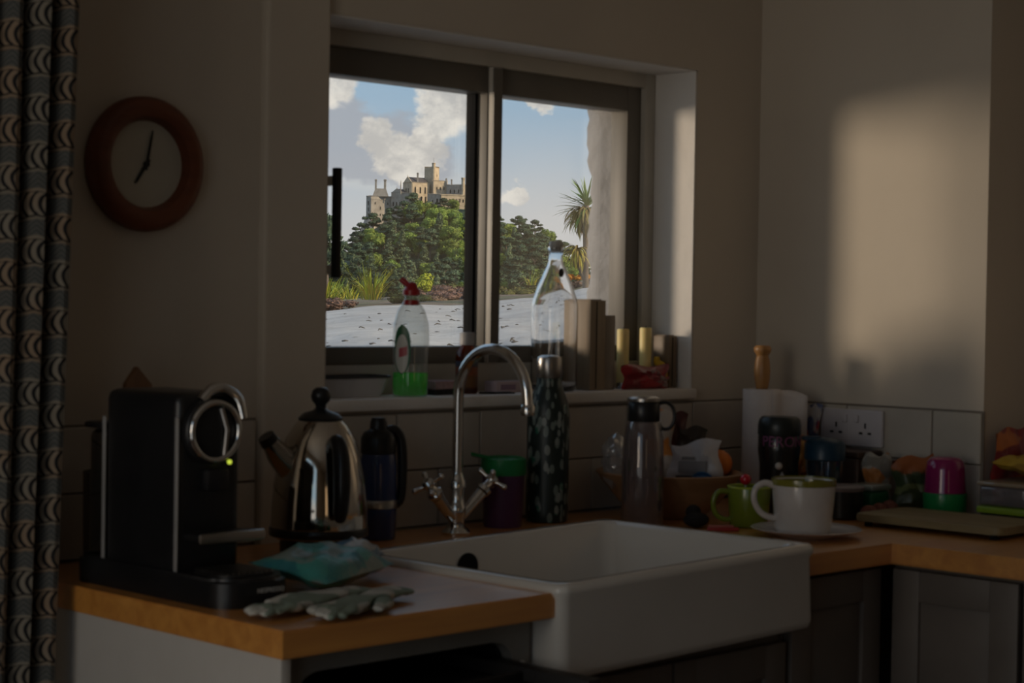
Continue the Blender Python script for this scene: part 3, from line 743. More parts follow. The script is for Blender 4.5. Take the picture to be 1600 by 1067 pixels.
def leaf_mat():
    m = bpy.data.materials.new('leaf_print'); m.use_nodes = True; nt, b = nodes(m)
    t = nt.nodes.new('ShaderNodeTexCoord'); s = sepxyz(nt, t.outputs['Object']); a = X.m('ARCTAN2', s[0], s[1]) * (.041)
    cb = nt.nodes.new('ShaderNodeCombineXYZ'); nt.links.new(a.v, cb.inputs[0]); nt.links.new(s[2].v, cb.inputs[1])
    nzv = noise(nt, cb.outputs[0], 40, 2)
    v1 = nt.nodes.new('ShaderNodeTexVoronoi'); v1.feature = 'F1'; v1.inputs['Scale'].default_value = 1; v1.distance = 'EUCLIDEAN'
    rt = vmap(nt, cb.outputs[0], (62, 30, 1), (0, 0, 0), (0, 0, .65)); nt.links.new(rt, v1.inputs['Vector'])
    v2 = nt.nodes.new('ShaderNodeTexVoronoi'); v2.inputs['Scale'].default_value = 1
    nt.links.new(vmap(nt, cb.outputs[0], (62, 30, 1), (4, 7, 0), (0, 0, -.75)), v2.inputs['Vector'])
    l1 = (X(v1.outputs[0]) + (nzv - .5) * .2).lt(.33); l2 = (X(v2.outputs[0]) + (nzv - .5) * .2).lt(.30)
    c = mixc(nt, l1, (.010, .022, .020), (.16, .20, .18)); c = mixc(nt, l2, c, (.24, .27, .25))
    n4_ = noise(nt, cb.outputs[0], 22, 2); c = mixc(nt, n4_.smooth(.56, .62) * l2, c, (.02, .14, .09))
    nt.links.new(c, b.inputs['Base Color']); b.inputs['Roughness'].default_value = .4
    return m
pb = thing('patterned_bottle', 'steel capped bottle printed with dark green leaves behind the tap', 'bottle', (1.136, -.082, .90))
bm = B(); lathe(bm, [(0, 0), (.038, 0), (.0405, .004), (.041, .02), (.041, .205), (.038, .228), (.029, .252), (.0245, .266), (.024, .278), (0, .279)], 40); part('body', bm, leaf_mat(), pb, ang=60)
bm = B(); lathe(bm, [(.0235, .276), (.025, .279), (.025, .308), (.023, .316), (.016, .320), (0, .3205)], 36); part('cap', bm, m_chromed, pb, 'brushed steel cap')

# bowl and what lies in it
bw = thing('fruit_bowl', 'wide wooden bowl of fruit and packets in the corner', 'bowl', (1.40, -.165, .90))
m_bowl = wood('pale_wood_bowl', (.24, .13, .06), (.36, .21, .11), .5, 0)
bm = B(); lathe(bm, [(0, 0), (.07, 0), (.074, .004), (.100, .030), (.132, .068), (.147, .088), (.143, .090), (.127, .070), (.095, .034), (.07, .014), (0, .010)], 48); part('shell', bm, m_bowl, bw, ang=60)
m_film = thin_glass('clear_film', (.86, .87, .88), .12, .22, (.55, .56, .58))
bm = B(); bag(bm, .075, .105, .045, 21, 12, 12, .45, .006)
cb_ = single('clear_bag', bm, m_film, 'knotted clear plastic bag at the left of the wooden bowl', 'bag', (1.298, -.112, .958), .6)
m_wpk = mat('white_film', (.58, .57, .60), .35, coat=.2, bump=.4, bscale=30)
wp = single('white_packet', (lambda b: (bag(b, .104, .112, .045, 4, 12, 12, crump=.006, top=1.15), b)[1])(B()), m_wpk, 'white packet printed in grey standing in the wooden bowl', 'packet', (1.432, -.205, .928), math.radians(-48))
m_grey = mat('grey_print', (.28, .29, .32), .5); m_dk = mat('dark_print', (.06, .06, .07), .5)
bm = B(); box(bm, -.035, .02, -.0335, -.030, .062, .085, .001); box(bm, -.028, -.002, -.0335, -.030, .088, .094, .001); part('grey_print', bm, m_grey, wp, 'grey printed block')
bm = B(); box(bm, -.040, .018, -.0345, -.031, .052, .057, .001); part('dark_stripe', bm, m_dk, wp, 'dark printed line')
def fruit(name, label, cat, c, r, m, sc=(1, 1, .93), group=None):
    t = thing(name, label, cat, c, group=group); bm = B(); ball(bm, (0, 0, 0), r, 3, sc); part('peel', bm, m, t)
    bm = B(); lathe(bm, [(0, 0), (.004, 0), (.0035, .0025), (0, .003)], 8); o = part('stem_end', bm, mat('dry_stem', (.10, .08, .03), .8), t); o.location = (0, 0, r * sc[2] - .001)
fruit('orange', 'bright orange fruit at the right of the wooden bowl', 'fruit', (1.508, -.200, 1.002), .031, mat('orange_peel', (.72, .19, .02), .45, bump=.3, bscale=160))
bl = thing('bottle_cap', 'blue plastic lid leaning in front of the white packet', 'lid', (1.405, -.245, .968), rot=(math.radians(62), 0, math.radians(-45)))
bm = B(); lathe(bm, [(0, 0), (.022, 0), (.024, .002), (.024, .010), (.022, .010), (.022, .003), (0, .003)], 32); part('cap', bm, mat('blue_plastic', (.03, .13, .30), .35), bl)
def packet(label, w, h, t, loc, rz, m, seed, rx=0, pinch=.1, grp=None, cr=.006, top=1.0):
    bm = B(); bag(bm, w, h, t, seed, 10, 10, pinch, cr, top)
    return single('food_packet', bm, m, label, 'packet', loc, rot=(rx, 0, rz), group=grp)
packet('dark green packet behind the orange in the wooden bowl', .070, .11, .025, (1.494, -.146, .962), math.radians(-50), patches('dark_green_film', [(.02, .03, .018), (.05, .06, .03), (.03, .02, .015)], 14), 31)
packet('dark red packet with a pale twisted top behind the orange', .09, .135, .03, (1.500, -.096, .964), math.radians(-50), patches('dark_red_film', [(.16, .025, .03), (.30, .23, .18), (.10, .02, .02)], 15, seed=3), 32, pinch=.5)
packet('tall clear bread bag with orange ends behind the white packet', .085, .165, .04, (1.425, -.110, .958), math.radians(-45), patches('orange_white_film', [(.55, .52, .50), (.72, .30, .07), (.45, .42, .40)], 13, seed=5), 33, pinch=.35)

# clear drinking bottle in front of the bowl
cb = thing('water_bottle', 'see-through grey bottle with black looped lid before the bowl', 'bottle', (1.222, -.250, .90))
m_smoke = thin_glass('smoky_clear_plastic', (.74, .70, .70), .06, .14, (.36, .31, .32))
bm = B(); lathe(bm, [(0, 0), (.036, 0), (.040, .004), (.0405, .10), (.038, .165), (.033, .195), (.0285, .204), (.0265, .204), (.031, .194), (.036, .164), (.0385, .10), (.038, .008), (0, .006)], 40); part('body', bm, m_smoke, cb, ang=60)
bm = B(); lathe(bm, [(0, .198), (.029, .198), (.0305, .200), (.0305, .232), (.028, .236), (0, .236)], 36); lb = part('lid', bm, m_black, cb)
bm = B(); lathe(bm, [(.026, .236), (.032, .238), (.032, .243), (.024, .247), (0, .248)], 36); part('lid_rim', bm, m_chromed, lb)
dr = Vector((.707, -.707, 0))
bm = B(); tube(bm, [dr * .024 + Vector((0, 0, .232)), dr * .042 + Vector((0, 0, .236)), dr * .055 + Vector((0, 0, .226)), dr * .058 + Vector((0, 0, .205)), dr * .050 + Vector((0, 0, .188)), dr * .036 + Vector((0, 0, .186)), dr * .028 + Vector((0, 0, .198))], .0035, 10); part('carry_loop', bm, m_black, lb, 'black carry loop')

# black cloth lump, small red clip
single('dish_cloth', (lambda b: (ball(b, (0, 0, .014), .03, 3, (1.1, .8, .46)), ball(b, (.02, .012, .026), .018, 3, (1, .8, .8)), b)[2])(B()), mat('black_cloth', (.012, .011, .013), .9, bump=.6), 'bunched black cloth between the sink and the bowl', 'cloth', (1.292, -.325, .9005), .4)
pg = thing('bag_clip', 'small red plastic clip on the wood beside the green mug', 'clip', (1.285, -.395, .9005), rz=-.7)
bm = B(); box(bm, -.03, .03, -.006, .006, 0, .007, .002); part('jaw', bm, mat('red_plastic', (.40, .05, .05), .4), pg)
bm = B(); box(bm, -.028, .02, -.004, .004, .007, .011, .001); part('lever', bm, mat('pink_plastic', (.45, .16, .14), .4), pg)

# green mug, red ball, white mug on saucer
m_gmug = mat('lime_glaze', (.16, .22, .02), .25, coat=.4)
gm = thing('green_mug', 'lime green mug with handle left of the paper roll', 'mug', (1.385, -.378, .90))
bm = B(); lathe(bm, [(0, 0), (.033, 0), (.0365, .004), (.0415, .074), (.0405, .0765), (.0385, .074), (.034, .008), (0, .006)], 40); part('cup', bm, m_gmug, gm, ang=60)
dl2 = Vector((-.78, .62, 0))
bm = B(); tube(bm, [dl2 * .036 + Vector((0, 0, .066)), dl2 * .058 + Vector((0, 0, .067)), dl2 * .070 + Vector((0, 0, .050)), dl2 * .066 + Vector((0, 0, .026)), dl2 * .050 + Vector((0, 0, .014)), dl2 * .035 + Vector((0, 0, .014))], [.0055, .0052, .005, .005, .005, .005], 12); part('handle', bm, m_gmug, gm)
bm = B(); tube(bm, [(.0407 * math.cos(a), .0407 * math.sin(a), .0762) for a in [2 * PI * k / 40 for k in range(41)]], .0020, 8, False); part('rim', bm, mat('pale_lime_glaze', (.38, .48, .06), .25), gm, 'paler lime rim')
rb = thing('red_bauble', 'small shiny red ball showing over the green mug', 'ball', (1.412, -.345, .977))
rb.location = (1.396, -.360, .9)
bm = B(); ball(bm, (0, 0, .088), .011, 3); part('ball', bm, mat('red_gloss', (.52, .015, .03), .2, coat=.4), rb)
bm = B(); tube(bm, [(0, 0, .0085), (0, 0, .08)], .0018, 8); part('stick', bm, m_white, rb)
m_cup = mat('white_glaze', (.62, .585, .56), .2, coat=.3)
sc_ = thing('saucer', 'white saucer under the large white mug', 'saucer', (1.340, -.545, .90))
bm = B(); lathe(bm, [(0, .002), (.05, 0), (.054, .003), (.086, .011), (.100, .0155), (.1015, .017), (.099, .0178), (.084, .0135), (.055, .007), (0, .006)], 56); part('dish', bm, m_cup, sc_, ang=60)
wm = thing('white_mug', 'large white mug with olive inside on the white saucer', 'mug', (1.330, -.545, .9075))
bm = B(); lathe(bm, [(0, 0), (.044, 0), (.049, .003), (.0515, .012), (.0585, .096), (.0577, .099), (.056, .097), (.0535, .06), (.048, .010), (0, .006)], 48); part('cup', bm, m_cup, wm, ang=60)
m_oliv = mat('olive_glaze', (.20, .19, .025), .2, coat=.4)
bm = B(); lathe(bm, [(.0592, .089), (.0596, .092), (.0588, .1005), (.0570, .1005), (.0553, .092), (.0530, .06), (.0475, .0105), (0, .0065)], 48); part('inner_glaze', bm, m_oliv, wm, 'olive green inside and rim', ang=60)
bm = B(); tube(bm, [dl2 * .053 + Vector((0, 0, .086)), dl2 * .074 + Vector((0, 0, .092)), dl2 * .091 + Vector((0, 0, .080)), dl2 * .092 + Vector((0, 0, .058)), dl2 * .080 + Vector((0, 0, .038)), dl2 * .062 + Vector((0, 0, .029)), dl2 * .050 + Vector((0, 0, .028))], [.0062, .0058, .0055, .0055, .0055, .0058, .006], 14); part('handle', bm, m_cup, wm)

# paper roll
m_paper = mat('kitchen_paper', (.72, .67, .65), .9, var=.03, bump=.3, bscale=50)
ph_ = thing('paper_roll_holder', 'turned wooden post of the paper roll holder', 'holder', (1.743, -.130, .90))
m_post = wood('turned_pine', (.36, .17, .055), (.52, .28, .10), .4, 2)
bm = B(); lathe(bm, [(0, 0), (.062, 0), (.065, .004), (.064, .012), (.058, .016), (0, .016)], 40); part('foot', bm, m_post, ph_)
bm = B(); lathe(bm, [(0, .016), (.010, .016), (.010, .24), (.0135, .248), (.0165, .266), (.0175, .285), (.0155, .306), (.0125, .315), (.0145, .319), (.0185, .326), (.0185, .333), (.014, .3375), (0, .338)], 32); part('post', bm, m_post, ph_, ang=60)
pr = thing('paper_roll', 'white kitchen paper roll with a loose sheet on wooden post', 'paper roll', (1.743, -.130, .9165))
bm = B(); lathe(bm, [(.0195, 0), (.040, 0), (.0405, .002), (.0405, .226), (.040, .228), (.0195, .228)], 48, close=True); part('roll', bm, m_paper, pr)
bm = B(); rows = []
for k in range(15):
    u = k / 14; a = math.radians(-150 + 0 * u)
    p = Vector((.0405 * math.cos(math.radians(-110 + 40 * min(u * 2, 1))), .0405 * math.sin(math.radians(-110 + 40 * min(u * 2, 1))), 0)) if u < .5 else Vector((.0405 * math.cos(math.radians(-70)) + .055 * (u - .5) * 2 * .80, .0405 * math.sin(math.radians(-70)) - .040 * (u - .5) * 2 + .012 * math.sin((u - .5) * 6), 0))
    dz = -.012 * max(0, (u - .75) * 4) ** 2
    rows.append([bm.verts.new((p.x * 1.012, p.y * 1.012, z)) for z in (.002, .06, .12, .18, .214 + dz, .227 + dz)])
for a, b in zip(rows, rows[1:]):
    for i in range(5): bm.faces.new((a[i], b[i], b[i + 1], a[i + 1]))
o = part('loose_sheet', bm, m_paper, pr); s_ = o.modifiers.new('thickness', 'SOLIDIFY'); s_.thickness = .001

# black sports bottle with pink lettering
sb = thing('sports_bottle', 'black bottle with pink lettering before the paper roll', 'bottle', (1.637, -.258, .90))
m_bb = mat('black_gloss', (.010, .010, .011), .25, coat=.3)
bm = B(); lathe(bm, [(0, 0), (.036, 0), (.039, .004), (.040, .10), (.0435, .125), (.0435, .155), (.041, .160)], 40); part('body', bm, m_bb, sb)
bm = B(); lathe(bm, [(.0435, .158), (.0442, .160), (.0442, .178), (.042, .190), (.036, .196), (0, .197)], 40); part('lid', bm, mat('black_lid', (.014, .02, .02), .35), sb)
m_pink = mat('pink_print', (.20, .055, .145), .5)
text_mesh('PERONI', .030, m_pink, sb, 'lettering', Matrix.Translation((0, 0, .146)) @ Matrix.Rotation(math.radians(-36), 4, 'Z'), bend=.0437, label='pink lettering')
bm = B(); ball(bm, (0, 0, 0), .0075, 3); o = part('badge', bm, m_white, sb, 'small white badge'); o.location = (-.035, -.026, .098)
bm = B(); prism(bm, [(-.006, 0), (.006, .004), (.009, .030), (.002, .042), (-.007, .025)], 0, .0015); o = part('grey_mark', bm, m_grey, sb, 'grey leaf-shaped mark'); o.rotation_euler = (PI / 2, 0, math.radians(-48)); o.location = (-.0305, -.0285, .045)  # small grey leaf-shaped mark low on the bottle's left

# packets by the socket, jug, box, bits
packet('red and white packet leaning on the tiles left of the socket', .095, .125, .03, (1.846, -.160, .985), math.radians(-70), patches('red_white_film', [(.40, .38, .38), (.42, .03, .04), (.03, .05, .16)], 26, seed=4), 41, rx=.0)
packet('orange packet behind the black lettered bottle', .042, .10, .022, (1.784, -.203, .945), math.radians(-20), patches('orange_film', [(.62, .22, .03), (.70, .40, .12), (.35, .10, .02)], 20, seed=6), 42)
for o_, z_ in ((bpy.data.objects['food_packet.003'], .901), (bpy.data.objects['food_packet.004'], .901)):
    o_.scale.z = (o_.location.z - z_ + o_.dimensions.z) / max(o_.dimensions.z, .01); o_.location.z = z_
jg = thing('drink_jug', 'clear plastic beaker with dark blue lid beside the white mug', 'beaker', (1.712, -.318, .90))
m_jug = thin_glass('blue_clear_plastic', (.55, .62, .70), .08, .10, (.10, .16, .24))
bm = B(); lathe(bm, [(0, 0), (.030, 0), (.033, .004), (.0395, .112), (.0375, .112), (.031, .006), (0, .006)], 36); part('body', bm, m_jug, jg)
bm = B(); lathe(bm, [(.0395, .108), (.042, .110), (.042, .140), (.034, .150), (.018, .154), (0, .154)], 36); lj = part('lid', bm, mat('petrol_blue_plastic', (.010, .045, .085), .35), jg, 'dark blue lid')
bm = B(); prism(bm, [(-.012, .01), (.012, .01), (.010, .048), (-.010, .048)], .148, .156); o = part('spout', bm, lj.data.materials[0], lj); o.rotation_euler = (0, 0, .8)
bx_ = thing('bread_box', 'dark brown wooden box under the wall socket', 'box', (1.832, -.285, .90))
m_dwood = wood('dark_walnut', (.045, .022, .013), (.085, .045, .026), .5, 1)
bm = B(); box(bm, -.042, .042, -.062, .062, 0, .108, .004); part('body', bm, m_dwood, bx_); bm = B(); box(bm, -.044, .044, -.064, .064, .109, .122, .003); part('lid', bm, m_dwood, bx_)
packet('small white and orange packet right of the dark brown box', .062, .118, .035, (1.812, -.379, .901), math.radians(-62), patches('cream_orange_film', [(.34, .32, .28), (.42, .17, .05), (.20, .19, .17)], 22, seed=8), 43)
packet('green and orange packet left of the magenta tub', .085, .112, .04, (1.826, -.455, .901), math.radians(-42), bands('green_orange_film', [(0, (.05, .07, .025)), (.045, (.17, .20, .08)), (.062, (.05, .08, .035)), (.088, (.36, .11, .03))], 2, .4, .05, .003, .1), 44, top=1.1)
lx = thing('lunch_box', 'green lunch box with clear lid before the packets', 'lunch box', (1.738, -.410, .90), rz=0)
bm = B(); box(bm, -.033, .033, -.029, .029, 0, .052, .008, 3); part('tub', bm, mat('green_tub_plastic', (.012, .13, .045), .4), lx)
bm = B(); box(bm, -.036, .036, -.032, .032, .053, .064, .004); part('lid', bm, thin_glass('milky_lid', (.6, .66, .63), .1, .5, (.36, .42, .39)), lx, 'milky clear lid')
pk = thing('small_pot', 'small black pot with pale rim right of the white mug', 'pot', (1.648, -.412, .90))
bm = B(); lathe(bm, [(0, 0), (.032, 0), (.037, .004), (.0385, .058), (.036, .058), (.034, .008), (0, .006)], 32); part('vessel', bm, m_black, pk)
bm = B(); lathe(bm, [(.0385, .056), (.040, .058), (.040, .064), (.030, .068), (0, .068)], 32); part('lid', bm, mat('grey_lid', (.20, .17, .17), .4), pk)
m_pot = mat('sweet_potato_skin', (.20, .065, .045), .7, bump=.5, bscale=40)
for i, (x, y, z, a, lab) in enumerate(((1.650, -.470, .9165, .1, 'reddish sweet potato lying nearest the small black pot'), (1.729, -.466, .919, 1.2, 'reddish sweet potato standing nearest the magenta tub'), (1.692, -.466, .918, 1.5, 'reddish sweet potato between two others'))):
    bm = B(); ball(bm, (0, 0, 0), .0155 + .002 * (i == 1), 3, (1.5 if i == 0 else 1.05, 1, 1)); tube(bm, [(.014, 0, 0), (.026, .002, .001), (.032, .003, 0)], [.008, .003, .0015], 8)
    single('sweet_potato', bm, m_pot, lab, 'vegetable', (x, y, z), a, 'sweet potatoes behind the board')
mg = thing('snack_tub', 'glossy magenta dome tub with green base behind the chopping board', 'tub', (1.806, -.545, .90), rz=.3)
m_mag = mat('magenta_plastic', (.24, .008, .10), .18, coat=.5); m_grn = mat('emerald_plastic', (.010, .22, .06), .3, coat=.2)
bm = B(); lathe(bm, [(0, 0), (.038, 0), (.042, .005), (.044, .050), (.043, .054), (0, .054)], 40); bs2 = part('base', bm, m_grn, mg, 'green base', ang=60)
bm = B(); prism(bm, [(.036, -.012), (.062, -.006), (.062, .006), (.036, .012)], .042, .050); part('tab', bm, m_grn, bs2)
bm = B(); lathe(bm, [(.0425, .0545), (.0415, .060), (.0390, .100), (.0365, .116), (.029, .124), (.012, .127), (0, .127)], 40); part('dome', bm, m_mag, mg, 'magenta dome', ang=60)
bm = B(); prism(bm, [(.034, -.008), (.047, -.005), (.047, .005), (.034, .008)], .076, .083); part('catch', bm, m_mag, mg)
lm = thing('clear_box', 'clear food box with lime base at the right edge', 'box', (1.915, -.680, .90), rz=.0)
bm = B(); box(bm, -.125, .10, -.055, .055, .022, .036, .004); part('base', bm, mat('lime_plastic', (.22, .35, .03), .35), lm, 'lime green base')
bm = B(); box(bm, -.118, .094, -.05, .05, .0, .021, .004); part('foot', bm, m_black, lm)
bm = B(); box(bm, -.120, .096, -.051, .051, .037, .076, .006, 3); part('body', bm, thin_glass('clear_box_plastic', (.75, .75, .76), .10, .30, (.32, .31, .34)), lm, 'clear plastic sides')
bm = B(); box(bm, -.125, .10, -.055, .055, .0765, .084, .003); part('lid', bm, thin_glass('pale_lid', (.75, .72, .66), .1, .6, (.45, .36, .25)), lm, 'pale lid')
m_yel = patches('yellow_film', [(.50, .32, .02), (.58, .40, .04), (.34, .20, .015)], 14, .4, .2, 4)
packet('yellow packet lying on the clear food box', .185, .105, .032, (1.925, -.730, 1.004), .0, m_yel, 51, rx=math.radians(-82), cr=.006)
packet('shiny red packet behind the yellow one at right edge', .12, .175, .026, (2.005, -.645 + .06, .901), math.radians(-30), patches('red_film', [(.33, .02, .02), (.50, .14, .03), (.20, .015, .02)], 15, seed=9), 52, top=1.05)
bpy.data.objects['food_packet.008'].location = (1.950, -.606, .901); bpy.data.objects['food_packet.008'].rotation_euler = (0, 0, -.08)
# chopping board
cbd = thing('chopping_board', 'pale wooden chopping board on the right counter', 'chopping board', (1.667, -.648, .90), rz=.02)
m_bd = wood('chopping_board_wood', (.20, .155, .075), (.29, .23, .115), .5, 1)
bm = B(); o_ = rr(-.10, .085, -.160, .158, .018, 5); prism(bm, o_, .010, .024)
bmesh.ops.bevel(bm, geom=[e for e in bm.edges if abs(e.verts[0].co.z - e.verts[1].co.z) < 1e-6], offset=.002, segments=2, affect='EDGES')
part('board', bm, m_bd, cbd)
for sx_ in (-.08, .065):
    for sy_ in (-.135, .135):
        bm = B(); lathe(bm, [(0, 0), (.007, 0), (.008, .002), (.008, .0102), (0, .0102)], 14, sx_, sy_); part('foot', bm, m_gasket, cbd)
# double socket
so = thing('wall_socket', 'white double power socket on the right tiles', 'socket', (XR - .0066, -.270, 1.065))
m_sock = mat('socket_plastic', (.56, .54, .57), .35, var=.02)
bm = B(); box(bm, -.011, 0, -.079, .079, -.039, .040, .004, 3); part('plate', bm, m_sock, so)
for yc in (-.037, .037):
    for dy, dz, w, h in ((0, .006, .0035, .011), (-.011, -.010, .008, .0045), (.011, -.010, .008, .0045)):
        bm = B(); box(bm, -.0125, -.0105, yc + dy - w / 2, yc + dy + w / 2, dz - h / 2, dz + h / 2); part('pin_hole', bm, m_gasket, so, smooth=False)
    bm = B(); box(bm, -.0165, -.010, yc * .40 - .006, yc * .40 + .006, .012, .028, .002); part('switch', bm, m_sock, so)

# ------------------------------------------------------------------ things on the window sill
ZS = 1.1422
ty = thing('baking_dish', 'grey oblong dish with dark rim at the left of the sill', 'dish', (.755, .072, ZS), rz=0)
m_dish = mat('grey_enamel_dish', (.52, .515, .53), .3, coat=.2)
def obl(bm, x, y, z0, z1, x2, y2, t=.003):
    a = [bm.verts.new((p[0], p[1], z0)) for p in rr(-x, x, -y, y, .015, 5)]; b = [bm.verts.new((p[0], p[1], z1)) for p in rr(-x2, x2, -y2, y2, .018, 5)]
    c = [bm.verts.new((p[0], p[1], z1)) for p in rr(-x2 + t, x2 - t, -y2 + t, y2 - t, .016, 5)]; d = [bm.verts.new((p[0], p[1], z0 + t)) for p in rr(-x + t, x - t, -y + t, y - t, .013, 5)]
    n = len(a)
    for p, q in ((a, b), (b, c), (c, d)):
        for i in range(n): bm.faces.new((p[i], p[(i + 1) % n], q[(i + 1) % n], q[i]))
    bm.faces.new(a[::-1]); bm.faces.new(d)
bm = B(); obl(bm, .074, .025, 0, .036, .088, .033); part('tray', bm, m_dish, ty)
bm = B(); ring_p = [(p[0], p[1], .037) for p in rr(-.089, .089, -.034, .034, .018, 6)]; tube(bm, ring_p + [ring_p[0]], .0025, 8, False); part('rim', bm, m_black, ty, 'dark rim')
# washing-up liquid
wl = thing('washing_up_bottle', 'clear washing-up bottle with green liquid and red cap on the sill', 'bottle', (.874, .026, ZS), rz=math.radians(-42))
m_clr = thin_glass('clear_bottle_plastic', (.88, .90, .89), .05, .10, (.7, .72, .72))
def liquid(name, col, k=.55):
    m = bpy.data.materials.new(name); m.use_nodes = True; nt = m.node_tree; nt.nodes.clear(); X.nt = nt
    tr = nt.nodes.new('ShaderNodeBsdfTransparent'); tr.inputs[0].default_value = (*col, 1)
    tl = nt.nodes.new('ShaderNodeBsdfTranslucent'); t = nt.nodes.new('ShaderNodeTexCoord')
    c = mixc(nt, noise(nt, t.outputs['Object'], 30, 2), tuple(min(1, q * 1.1) for q in col), tuple(q * .85 for q in col)); nt.links.new(c, tl.inputs[0])
    mx = nt.nodes.new('ShaderNodeMixShader'); mx.inputs[0].default_value = k; nt.links.new(tr.outputs[0], mx.inputs[1]); nt.links.new(tl.outputs[0], mx.inputs[2])
    gl = nt.nodes.new('ShaderNodeBsdfGlossy'); gl.inputs['Roughness'].default_value = .08; m2 = nt.nodes.new('ShaderNodeMixShader'); m2.inputs[0].default_value = .06
    nt.links.new(mx.outputs[0], m2.inputs[1]); nt.links.new(gl.outputs[0], m2.inputs[2]); o = nt.nodes.new('ShaderNodeOutputMaterial'); nt.links.new(m2.outputs[0], o.inputs[0])
    return m
bp_ = [(0, 0), (.030, 0), (.033, .004), (.0335, .03), (.033, .07), (.0345, .105), (.033, .135), (.026, .160), (.017, .174), (.0125, .180), (.0125, .190)]
bm = B(); lathe(bm, bp_, 40, sy=.62); part('body', bm, m_clr, wl, 'clear plastic', ang=70)
bm = B(); lathe(bm, [(0, .002), (.028, .002), (.0315, .006), (.0322, .03), (.0320, .044), (0, .044)], 40, sy=.62); part('liquid', bm, liquid('green_liquid', (.03, .95, .05), .85), wl, 'bright green liquid', ang=60)
m_red = mat('red_cap_plastic', (.38, .02, .025), .3)
bm = B(); lathe(bm, [(.0128, .188), (.0165, .189), (.0165, .198), (.012, .203), (.009, .211), (.004, .214), (0, .214)], 28); lathe(bm, [(.0128, .170), (.0150, .171), (.0150, .179), (.0128, .180)], 28); capo = part('cap', bm, m_red, wl, 'red cap')
bm = B(); tube(bm, [(-.004, 0, .206), (-.013, .001, .213), (-.020, .002, .219)], [.0045, .006, .0055], 12); part('flip_top', bm, m_red, capo)
def oval_label():
    bm = B(); rows = []
    for j in range(13):
        v = -1 + 2 * j / 12; row = []
        for i in range(11):
            u = (-1 + 2 * i / 10) * math.sqrt(max(0.02, 1 - abs(v) ** 2.6)); a = u * .50 - PI / 2 - .50; z = .088 + .046 * v
            r_ = np.interp(z, [p[1] for p in bp_[1:]], [p[0] for p in bp_[1:]]) + .0010
            row.append(bm.verts.new((r_ * math.cos(a) , r_ * .62 * math.sin(a) - .0004, z)))
        rows.append(row)
    for a, b in zip(rows, rows[1:]):
        for i in range(10): bm.faces.new((a[i], a[i + 1], b[i + 1], b[i]))
    return bm
m_lbl = bpy.data.materials.new('oval_label_print'); m_lbl.use_nodes = True; nt, b_ = nodes(m_lbl)
t = nt.nodes.new('ShaderNodeTexCoord'); s = sepxyz(nt, t.outputs['Object']); dx = s[0] + .016; dz = s[2] - .080
wh = (1 - (dx * dx * (1 / .012 ** 2) + dz * dz * (1 / .036 ** 2))).gt(0); rd = ((dx - .002).abs().lt(.0075) * (dz - .003 - dx * .3).abs().lt(.0085))
c = mixc(nt, wh, (.012, .12, .045), (.55, .56, .52)); c = mixc(nt, rd, c, (.42, .04, .06)); nt.links.new(c, b_.inputs['Base Color']); b_.inputs['Roughness'].default_value = .35
part('label', oval_label(), m_lbl, wl, 'green oval label with white middle and red word')
# amber bottle
ab = thing('amber_bottle', 'brown glass medicine bottle with grey cap behind the tap arch', 'bottle', (1.050, .058, ZS))
bm = B(); lathe(bm, [(0, 0), (.019, 0), (.0215, .003), (.0215, .070), (.019, .082), (.012, .092), (.0115, .102), (0, .102)], 32); part('glass_body', bm, liquid('amber_glass', (.35, .12, .02)), ab, ang=60)
bm = B(); lathe(bm, [(.0217, .012), (.0221, .013), (.0221, .062), (.0217, .063)], 32); part('label', bm, bands('amber_label', [(0, (.14, .055, .012)), (.035, (.20, .05, .012)), (.052, (.03, .03, .05))], 2, .5), ab)
bm = B(); lathe(bm, [(.0135, .094), (.0150, .095), (.0150, .116), (.0135, .119), (0, .119)], 28); part('cap', bm, mat('grey_cap', (.36, .35, .35), .45), ab, 'grey screw cap')
# small bits
sg = thing('scouring_sponge', 'pink topped scouring sponge left of the amber bottle', 'sponge', (.975, .055, ZS), rz=.12)
bm = B(); box(bm, -.036, .036, -.022, .022, 0, .010, .002); part('scourer', bm, mat('black_scourer', (.02, .02, .02), .95, bump=.8, bscale=90), sg)
bm = B(); box(bm, -.036, .036, -.022, .022, .0102, .027, .004); part('foam', bm, mat('pink_foam', (.42, .28, .28), .9, bump=.6, bscale=120), sg, 'pink foam')
pbx = thing('pink_box', 'small pale pink carton lying on the sill beside the tall carafe', 'carton', (1.168, .068, ZS), rz=-.03)
bm = B(); box(bm, -.042, .042, -.018, .018, 0, .022, .0015); part('box', bm, mat('pale_pink_card', (.46, .36, .37), .6), pbx)
bm = B(); box(bm, -.030, .010, -.0186, -.0178, .005, .016, .0002); part('print', bm, mat('mauve_print', (.24, .16, .22), .6), pbx)
pn = thing('hair_comb', 'small dark comb lying on the sill under the tap arch', 'comb', (1.095, .020, ZS), rz=-.25)
bm = B(); box(bm, -.035, .035, .004, .010, 0, .004, .001); part('spine', bm, m_black, pn)
bm = B()
for k in range(18): box(bm, -.034 + k * .004, -.0322 + k * .004, -.010, .004, .0005, .003)
part('tooth', bm, m_black, pn, kind='stuff')
